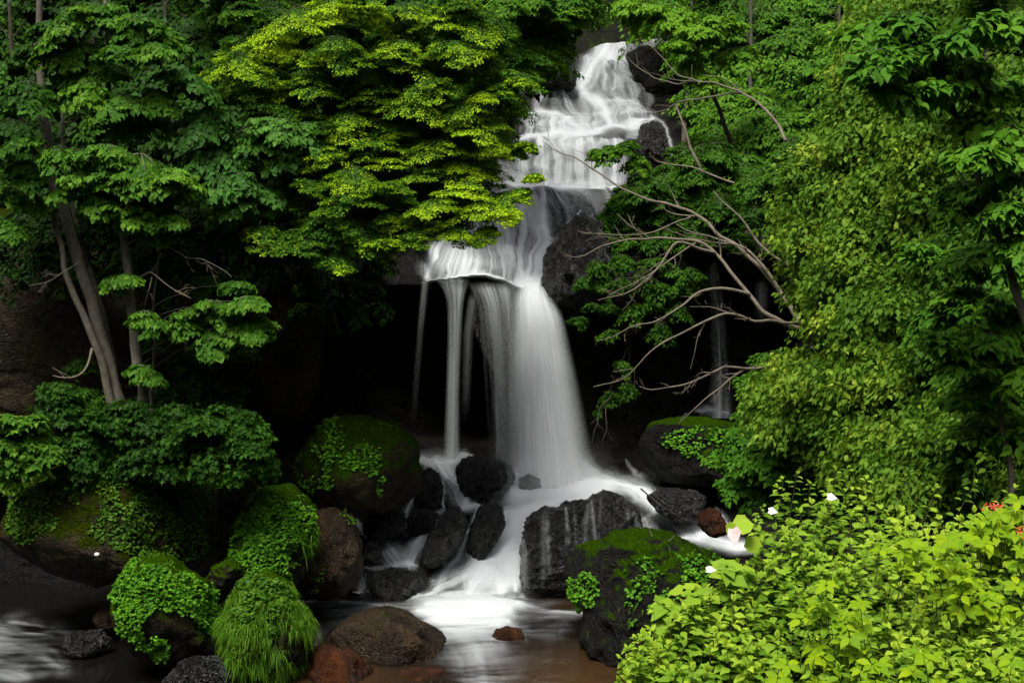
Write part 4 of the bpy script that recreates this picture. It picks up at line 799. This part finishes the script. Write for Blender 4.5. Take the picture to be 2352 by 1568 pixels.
plant('shrub', 'bright oval-leaved shrub cut by the left edge, beside the huge boulder', 'shrub', at(30, 1140, 26), Yp(Ls, 25.2, .3, 11), 'left_maple', .13, 46, 'kite', seed=20, nb=8, droop=.5, tbase=.5, hang=.3)
# --- slope right of the upper cascade
def Yr(x, y): return 46-(y/420)*7-max(0, x-1600)*.008+rg.random()*1.5
pads = fill([(1460, -40), (2100, -40), (2060, 120), (1960, 200), (1900, 330), (1760, 430), (1660, 350), (1610, 280), (1620, 180), (1560, 60)], 150, (110, 200), Yr, rg, 0, .25)
for i, (g_, cx, lab) in enumerate(zip(split_pads(pads, (1560, 1730, 1920)), (1560, 1730, 1920), ('bright green tree just right of the topmost cascade', 'green tree on the slope in the middle of the right background', 'green tree against the dark gap near the top right'))):
    plant('broadleaf_tree', lab, 'tree', at(cx, 470, 40), g_, 'mid_leaf', .17, 62, seed=21+i, group='trees on the right slope', nb=8, droop=.55, Wf=.5, tbase=.38, kind='kite', hang=.5, tr=.12)
pads = Yp([(1440, 8, 90, .35), (1490, 22, 110, .35), (1550, 25, 120, .3), (1610, 70, 110, .25), (1575, 100, 80, .25), (1650, 50, 110, .1), (1620, 180, 90, .1), (1700, 120, 130, .1), (1590, 145, 60, .1)], 38, .5, 12)
plant('maple_tree', 'pale green tree whose sprays overhang the top of the falls from the right', 'tree', at(1720, 420, 40), pads, 'mid_leaf', .16, 70, seed=25, nb=9, droop=.6, tbase=.5, hang=.6)
pads = fill([(1440, 420), (1500, 400), (1580, 340), (1680, 330), (1780, 430), (1720, 480), (1700, 560), (1560, 540), (1480, 560), (1390, 560), (1380, 500)], 75, (70, 120), lambda x, y: 34.8+rg.random()*1.2, rg, -.05, .22)
pads += Yp([(1400, 340, 70, .3), (1440, 330, 60, .3), (1370, 345, 40, .3), (1460, 360, 70, .2), (1400, 700, 40), (1390, 640, 40), (1380, 650, 36), (1560, 620, 80), (1530, 680, 70), (1560, 660, 70), (1500, 700, 50), (1500, 600, 80), (1430, 590, 70)], 34.4, .3, 13)
plant('shrub', 'small-leaved shrub covering the dark rock right of the middle ledge', 'shrub', at(1560, 640, 35.6), pads, 'mid_leaf', .10, 80, seed=26, nb=8, droop=.6, Wf=.5, tbase=.22, hang=.4, asp=.6)
pads = fill([(1720, 380), (1860, 300), (1900, 420), (1860, 640), (1800, 560), (1740, 470)], 30, (90, 140), lambda x, y: 33+rg.random(), rg, -.05, .25)
plant('shrub', 'dark shrub between the thin right-hand falls and the big leafy tree', 'shrub', at(1800, 700, 35), pads, 'mid_leaf', .11, 60, seed=27, nb=8, droop=.6, tbase=.18)
pads = Yp([(1345, 640, 50), (1375, 600, 60), (1370, 700, 50), (1420, 640, 60), (1450, 700, 60), (1510, 650, 70), (1560, 700, 70), (1590, 620, 70), (1480, 620, 60), (1330, 730, 40), (1400, 760, 50), (1520, 740, 60), (1400, 900, 60), (1440, 880, 50), (1430, 830, 40)], 33.9, .2, 23)
plant('shrub', 'dim leafy creeper clinging to the dark bulging rock right of the main fall', 'shrub', at(1450, 800, 35.4), pads, 'mid_leaf', .10, 40, seed=28, nb=7, droop=.9, Wf=.5, tbase=.12, asp=.4, tr=.03)
pads = Yp([(850, 640, 70), (880, 700, 50), (820, 720, 50), (740, 720, 70), (700, 760, 50), (800, 600, 80), (870, 600, 70)], 33, .2, 24)
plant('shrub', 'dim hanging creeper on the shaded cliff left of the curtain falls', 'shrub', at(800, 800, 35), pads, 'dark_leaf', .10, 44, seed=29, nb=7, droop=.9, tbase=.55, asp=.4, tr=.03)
# --- bare-branched tree arching left before the dark hollow
bp_ = [([(1885, 790, 26), (1850, 755, 26), (1800, 680, 26.3), (1730, 600, 26.6), (1660, 540, 27), (1590, 490, 27.4), (1500, 460, 27.8), (1430, 435, 28), (1360, 388, 28.2), (1290, 350, 28.4), (1252, 326, 28.4)], .055, .005),
 ([(1885, 790, 26), (1850, 755, 26), (1800, 738, 25.8), (1745, 705, 25.8), (1705, 655, 26), (1640, 578, 26.3), (1570, 545, 26.5), (1490, 545, 26.8), (1400, 565, 27), (1330, 590, 27), (1290, 585, 27)], .055, .005),
 ([(1850, 755, 26), (1820, 743, 25.6), (1740, 735, 25.2), (1665, 720, 25), (1590, 748, 24.9), (1500, 808, 24.9), (1440, 870, 25), (1365, 888, 25)], .036, .006),
 ([(1720, 675, 25.9), (1650, 664, 25.7), (1600, 680, 25.6), (1530, 722, 25.4), (1460, 750, 25.4), (1370, 785, 25.4)], .032, .006),
 ([(1640, 578, 26.3), (1560, 562, 26), (1500, 625, 25.8), (1440, 672, 25.8), (1370, 692, 25.8)], .030, .006), ([(1600, 560, 26.4), (1550, 590, 26.4), (1480, 640, 26.4), (1400, 680, 26.3)], .022, .005),
 ([(1885, 790, 26), (1800, 835, 25.8), (1710, 845, 25.6), (1650, 848, 25.6), (1575, 880, 25.5), (1500, 893, 25.5), (1470, 888, 25.5)], .03, .007), ([(1800, 835, 25.8), (1712, 848, 25.6), (1660, 885, 25.4), (1600, 935, 25.4), (1565, 965, 25.4)], .024, .006),
 ([(1885, 790, 26), (1868, 710, 26.4), (1830, 625, 26.8), (1750, 570, 27), (1700, 500, 27.2), (1640, 440, 27.6)], .05, .008), ([(1590, 495, 27.4), (1500, 530, 27.2), (1400, 540, 27), (1330, 530, 27)], .018, .004), ([(1800, 682, 26.3), (1740, 600, 26.4), (1690, 560, 26.6), (1560, 520, 27)], .04, .008)]
bare('bare_tree', 'leafless arching tree whose grey limbs sweep left from the green thicket towards the main fall', bp_, 'tree', seed=5, n=7, depth=2, lenf=.2)
bare('dead_branch', 'pale bare branches reaching from the right slope across the upper cascade', [([(1810, 320, 30), (1770, 270, 30.5), (1730, 225, 31), (1660, 195, 32), (1590, 182, 33), (1540, 150, 34), (1480, 95, 35)], .036, .005),
 ([(1590, 182, 33), (1530, 190, 34), (1460, 150, 35), (1420, 110, 35)], .018, .004), ([(1700, 215, 31.5), (1620, 222, 32.5), (1540, 245, 33), (1470, 265, 33)], .025, .005)], 'branch', seed=6, n=3, depth=2, lenf=.3)
bare('dead_branch', 'broken upright stub on the slope below the long pale branches', [([(1610, 395, 31), (1585, 330, 31), (1556, 240, 31.3)], .035, .025)], 'branch', seed=16, n=2, depth=1, lenf=.2)
bare('dead_branch', 'short reddish bare branch pointing left at the middle ledge', [([(1690, 420, 30), (1590, 390, 30.5), (1520, 375, 31), (1490, 355, 31)], .022, .008)], 'branch', seed=17, n=2, depth=1, lenf=.25)
# --- big thicket on the right: leaning trees
def Yt(x, y): return 23.5-(x-1700)*.0085+(550-y)*.003+rg.random()*1.2
poly = [(1990, -40), (2420, -40), (2420, 1110), (2060, 1110), (1960, 1050), (1860, 1010), (1800, 960), (1770, 900), (1800, 830), (1900, 790), (1900, 680), (1850, 560), (1830, 450), (1890, 330), (1970, 210)]
pads = fill(poly, 560, (70, 140), Yt, rg, 0, .2)
labs = ['leafy tree at the left rim of the right-hand thicket above the bare branches', 'leafy tree in the middle of the right-hand thicket with yellowish leaves', 'leafy tree deep in the right-hand thicket near the right edge']
for i, (g_, cx) in enumerate(zip(split_pads(pads, (1840, 2040, 2260)), (1840, 2040, 2260))):
    plant('alder_tree', labs[i], 'tree', at(cx+60, 1180, 22.5-2*i), g_, 'right_leaf', .105, 66, seed=30+i, group='leafy trees of the right-hand thicket', nb=8, droop=.8, Wf=.6, tbase=[.40, .38, .12][i], kind='kite', hang=.35, tr=.09, spread=1.3, tilt=.7, sag=.3)
pads = Yp([(2020, 130, 160), (2110, 110, 160), (2200, 150, 170), (2290, 200, 170), (2320, 60, 140), (2230, 60, 160), (1990, 70, 130), (2080, 40, 130), (2330, 300, 150), (2260, 270, 140), (2140, 200, 120), (2320, 400, 130), (2250, 350, 130), (2300, 480, 120), (2230, 430, 110), (2060, 210, 110), (2340, 550, 100), (2200, 480, 80)], 12.2, .5, 14)
plant('broadleaf_tree', 'near broad-leaved tree hanging into the top right corner', 'tree', at(2520, 1150, 11.5), pads, 'near_dark', .12, 34, 'ovate', seed=35, nb=8, droop=.4, Wf=.5, tbase=.35, tr=.06, twig_r=.005)
pads = fill([(2120, 560), (2400, 520), (2400, 1080), (2260, 1020), (2160, 860)], 26, (100, 190), lambda x, y: 13.5+rg.random(), rg, 0, .3)
plant('broadleaf_tree', 'near broad-leaved sapling at the right edge above the bright bush', 'tree', at(2360, 1260, 12.8), pads, 'near_dark', .125, 26, 'ovate', seed=36, nb=8, droop=.4, Wf=.5, tbase=.38, tr=.04, twig_r=.005)
pads = fill([(1690, 990), (1760, 960), (1960, 1060), (2200, 1120), (2150, 1180), (1800, 1150), (1700, 1160)], 50, (80, 150), lambda x, y: 24-(x-1700)*.008+rg.random(), rg, -.1, .25)
plant('shrub', 'dark green shrub in the shade between the thicket and the bright bush', 'shrub', at(1850, 1220, 23.5), pads, 'near_dark', .12, 50, seed=37, nb=8, droop=.6, tbase=.22)
pads = fill([(1730, 870), (1770, 800), (1850, 850), (1850, 1000), (1740, 1040), (1720, 960)], 34, (70, 120), lambda x, y: 26+rg.random(), rg, .0, .25)
plant('shrub', 'bright small-leaved shrub at the lower left rim of the thicket beside the thin fall', 'shrub', at(1760, 1080, 27.5), pads, 'mid_leaf', .085, 80, seed=38, nb=8, droop=.6, tbase=.3)
# --- bright bush in the bottom right corner: upright leafy shoots
def shoots(name, label, cat, base, tips, mat, size, kind, seed, pairs=7, spread=1.0, tb=.5, group=None, bent=.35, stemr=.004, opp=True, L=(.45, .8)):
    rng = np.random.default_rng(seed+900); P, D, Nn, S, T = [], [], [], [], []; A_, B_ = [], []
    base = np.array(base, float)
    for t in tips:
        tip = at(*t[:3]); l = rng.uniform(*L); d = nrmz((tip-base)*np.array([.6, .6, .5])+np.array([0, 0, 1.6])+rng.normal(size=3)*.5*spread)
        start = tip-d*l; sgn = nrmz(np.cross(d, rng.normal(size=3))); o2 = np.cross(d, sgn); A_.append(start); B_.append(tip); tt = t[3] if len(t) > 3 else 0
        for k in range(pairs):
            f = (k+.7)/pairs; c = start+d*l*f+np.array([0, 0, 1])*l*.10*math.sin(math.pi*f)
            ax = sgn if k % 2 else o2
            for s_ in (1, -1):
                dd = ax*s_+d*.45+rng.normal(size=3)*.18; dd[2] = dd[2]*.5-.22
                P.append(c+nrmz(dd)*size*.12); D.append(dd); Nn.append(np.array([0, -.35, 1])+rng.normal(size=3)*.28); S.append(size*(1.05-.45*f**3)*rng.uniform(.75, 1.15)); T.append(tb+tt+.25*(f-.5)+rng.normal()*.19)
        for s_ in range(3):
            dd = d+rng.normal(size=3)*.5; P.append(tip); D.append(dd); Nn.append(np.array([0, -.4, 1])); S.append(size*.55); T.append(tb+tt+.3)
    lv = leaves('crown', np.array(P), np.array(D), np.array(Nn), np.array(S), M[mat], kind, np.clip(np.array(T), 0, 1))
    A_ = np.array(A_); B_ = np.array(B_)
    st = sticks('stems', np.concatenate([A_, A_*0+base+rng.normal(size=A_.shape)*.08]), np.concatenate([B_, A_]), stemr*1.4, stemr*.5, M['bark_dark'], sag=.03)
    r = empty(name, base, label, cat, group); adopt(r, lv, st); return r
bp = [(1420, 1580), (1430, 1500), (1480, 1440), (1560, 1380), (1640, 1320), (1720, 1280), (1750, 1200), (1830, 1130), (1960, 1110), (2060, 1170), (2200, 1180), (2400, 1150), (2400, 1640), (1420, 1640)]
def rnd_tips(poly, n, Yf, rng, t=0.0, mind=0):
    xs = [p[0] for p in poly]; ys = [p[1] for p in poly]; out = []
    while len(out) < n:
        x = rng.uniform(min(xs), max(xs)); y = rng.uniform(min(ys), max(ys))
        if inside(poly, np.array([x]), np.array([y]))[0]: out.append((x, y, Yf(x, y), t+rng.normal()*.1))
    return out
Yb = lambda x, y: 11.6-(y-1100)*.0042+rg.random()*.7-.2
tips = rnd_tips(bp, 760, Yb, rg)
G3 = [[t for t in tips if t[0] < 1720], [t for t in tips if 1720 <= t[0] < 2040], [t for t in tips if t[0] >= 2040]]
lb = ['left lobe of the bright bush, beside the dark overhanging boulder', 'tallest part of the bright bush, with opposite leaves rising before the rapids', 'yellowish right part of the bright bush at the right edge']
for i, g_ in enumerate(G3):
    shoots('leafy_bush', lb[i], 'bush', at([1620, 1880, 2180][i], 1800, 10.4), g_, 'bush', .118, 'ovate', i, tb=[.42, .34, .48][i], group='bright bushes in the bottom right corner')
tips = [(1785, 1120, 11.6), (1800, 1100, 11.7), (1750, 1165, 11.4), (1830, 1090, 11.8), (1920, 1080, 11.8), (1945, 1075, 11.7), (1900, 1110, 11.6), (1860, 1110, 11.8), (1990, 1100, 11.8), (2150, 1120, 11.9), (1440, 1490, 9.9), (1425, 1510, 9.9), (1480, 1470, 10.2), (2240, 1110, 12), (2330, 1120, 12), (1735, 1200, 11.2)]
shoots('leafy_sprig', 'tall thin sprigs standing up along the top rim of the bright bush', 'bush', at(1860, 1330, 11.8), tips, 'bush', .085, 'ovate', 44, tb=.35, L=(.35, .6), spread=.6)
# whorled yellow leaves
def whorls(name, label, cat, base, spots, mat, size, n, seed, tb=.5, kind='ovate'):
    rng = np.random.default_rng(seed+700); P, D, Nn, S, T, A_, B_ = [], [], [], [], [], [], []
    base = np.array(base, float)
    for s in spots:
        c = at(*s[:3]); ph = rng.uniform(0, 6.3); m = n+rng.integers(-1, 2); A_.append(c-np.array([rng.normal()*.08, -.12, .45])); B_.append(c)
        nn = np.array([0, -.45, 1])+rng.normal(size=3)*.25
        for k in range(m):
            a = ph+6.283*k/m; dd = np.array([math.cos(a), math.sin(a)*.9, -.12+rng.normal()*.1]); dd = dd-nn*(dd@nn)/(nn@nn)*.8
            P.append(c+dd*.01); D.append(dd); Nn.append(nn+rng.normal(size=3)*.2); S.append(size*rng.uniform(.7, 1.15)); T.append(tb+rng.normal()*.15)
    lv = leaves('crown', np.array(P), np.array(D), np.array(Nn), np.array(S), M[mat], kind, np.clip(np.array(T), 0, 1))
    st = sticks('stems', np.array(A_), np.array(B_), .004, .0025, M['green_stem'], sag=.05); r = empty(name, base, label, cat); adopt(r, lv, st); return r
ys = rnd_tips([(1820, 1440), (1900, 1340), (2000, 1380), (2010, 1500), (1900, 1540)], 20, lambda x, y: 9.6+.25*rg.random(), rg)+rnd_tips([(2020, 1260), (2200, 1220), (2360, 1240), (2360, 1460), (2200, 1420)], 46, lambda x, y: 10.0+.5*rg.random(), rg)+rnd_tips([(1720, 1560), (1860, 1500), (2352, 1500), (2352, 1600)], 22, lambda x, y: 9.2+.3*rg.random(), rg)+rnd_tips([(2230, 1200), (2352, 1130), (2352, 1260), (2260, 1280)], 24, lambda x, y: 10.8+.3*rg.random(), rg)
whorls('azalea_bush', 'yellow-leaved shrub with leaves in fives growing through the bright bush', 'shrub', at(2080, 1760, 9.8), ys, 'yellow_bush', .105, 5, 1, .4)
vs = rnd_tips([(1500, 1380), (1560, 1345), (1640, 1360), (1630, 1420), (1540, 1450), (1490, 1420)], 16, lambda x, y: 10.2+.3*rg.random(), rg)+rnd_tips([(1630, 1320), (1690, 1290), (1740, 1330), (1640, 1340)], 8, lambda x, y: 10.4+.2*rg.random(), rg)
whorls('kiwi_vine', 'climbing vine with big round pale leaves at the left rim of the bright bush', 'vine', at(1640, 1560, 10.6), vs, 'bush', .13, 4, 2, .45, 'heart')
# variegated white-and-pink leaves, red flowers
def pale_mat(nm, c, c2):
    m, n, b, o = mat_new(nm); g = geo(n); n.links.new(ramp(n, [(.4, c), (.7, c2)], noise(n, 9, 3, .6, g.outputs['Position'])), b.inputs['Base Color']); b.inputs['Roughness'].default_value = .5; return m
M['white_leaf'] = pale_mat('white_leaf', (.80, .76, .74), (.75, .45, .50)); M['red'] = pale_mat('red_petal', (.55, .05, .02), (.7, .12, .03))
def one_leaves(name, label, cat, spots, mat, size, kind, seed, nrm=(0, -.8, .7)):
    rng = np.random.default_rng(seed); P = np.array([at(*s[:3]) for s in spots]); k = len(P)
    o = leaves(name, P, np.array([(s[3], -.2, s[4]) for s in spots], float), np.tile(nrm, (k, 1))+rng.normal(size=(k, 3))*.15, np.array([s[5] for s in spots])*size, M[mat], kind, np.full(k, .7)); recenter(o, P[0]); o.location = tuple(P[0]); return tag(o, label, cat)
one_leaves('white_leaf', 'large white and pink vine leaf hanging before the rapids', 'leaf', [(1682, 1212, 10.7, .25, -1, 1)], 'white_leaf', .14, 'heart', 1)
one_leaves('white_leaf', 'small white vine leaf among the upper left sprigs of the bush', 'leaf', [(1765, 1172, 10.8, 1, -.1, 1)], 'white_leaf', .075, 'heart', 2)
one_leaves('white_leaf', 'small white vine leaf high in the middle of the bush', 'leaf', [(1900, 1140, 10.8, 1, -.1, 1)], 'white_leaf', .08, 'heart', 3)
one_leaves('white_leaf', 'white leaf tip at the left rim of the bush over the dark boulder', 'leaf', [(1622, 1308, 10.2, 1, .1, 1)], 'white_leaf', .075, 'heart', 4)
one_leaves('vine_leaf', 'three round green leaves above the white and pink leaf', 'leaf', [(1682, 1200, 10.8, 1, .1, 1), (1690, 1215, 10.75, .9, .3, 1.1), (1715, 1232, 10.8, .6, -.8, 1.1), (1668, 1222, 10.8, .6, .5, .8)], 'bush', .13, 'round', 5)
rng = np.random.default_rng(3)
fl = [(2282+rng.normal()*9, 1162+rng.normal()*4, 10.6, rng.normal(), rng.normal(), 1) for _ in range(40)]
one_leaves('red_flower', 'loose cluster of small red flowers above the right part of the bush', 'flower', fl, 'red', .02, 'kite', 6)
fl = [(2345+rng.normal()*4, 1215+rng.normal()*8, 10.2, rng.normal(), rng.normal(), 1) for _ in range(20)]
one_leaves('red_flower', 'few red petals at the very right edge over the yellow leaves', 'flower', fl, 'red', .02, 'kite', 7)
# twigs standing in the water
bare('twig', 'thin bare twig standing upright in the pool', [([(1280, 1482, 26.2), (1276, 1445, 26.2), (1274, 1415, 26.2)], .012, .004), ([(1276, 1452, 26.2), (1255, 1447, 26.1), (1235, 1440, 26.1)], .008, .003)], 'twig', 'bark_dark', 8, 2, 1)
bare('twig', 'tangle of bare twigs over the water above the orange rock', [([(1470, 1120, 30.6), (1520, 1160, 30.4), (1590, 1195, 30.2), (1660, 1190, 30.2)], .018, .005), ([(1500, 1110, 30.6), (1510, 1140, 30.4), (1560, 1165, 30.2)], .014, .004)], 'twig', 'bark_dark', 9, 5, 2)
bare('twig', 'short broken twigs on top of the dark overhanging boulder', [([(1500, 1240, 25.8), (1492, 1215, 25.8), (1490, 1190, 25.8)], .014, .005), ([(1520, 1245, 25.8), (1540, 1232, 25.7), (1548, 1222, 25.7)], .012, .005)], 'twig', 'bare', 10, 1, 1)
bare('twig', 'drooping bare twigs right of the main fall', [([(1400, 905, 33), (1385, 940, 33), (1368, 985, 33), (1360, 1020, 33)], .012, .004), ([(1395, 930, 33), (1392, 970, 33), (1382, 1010, 33)], .01, .004)], 'twig', 'bare', 11, 2, 1)
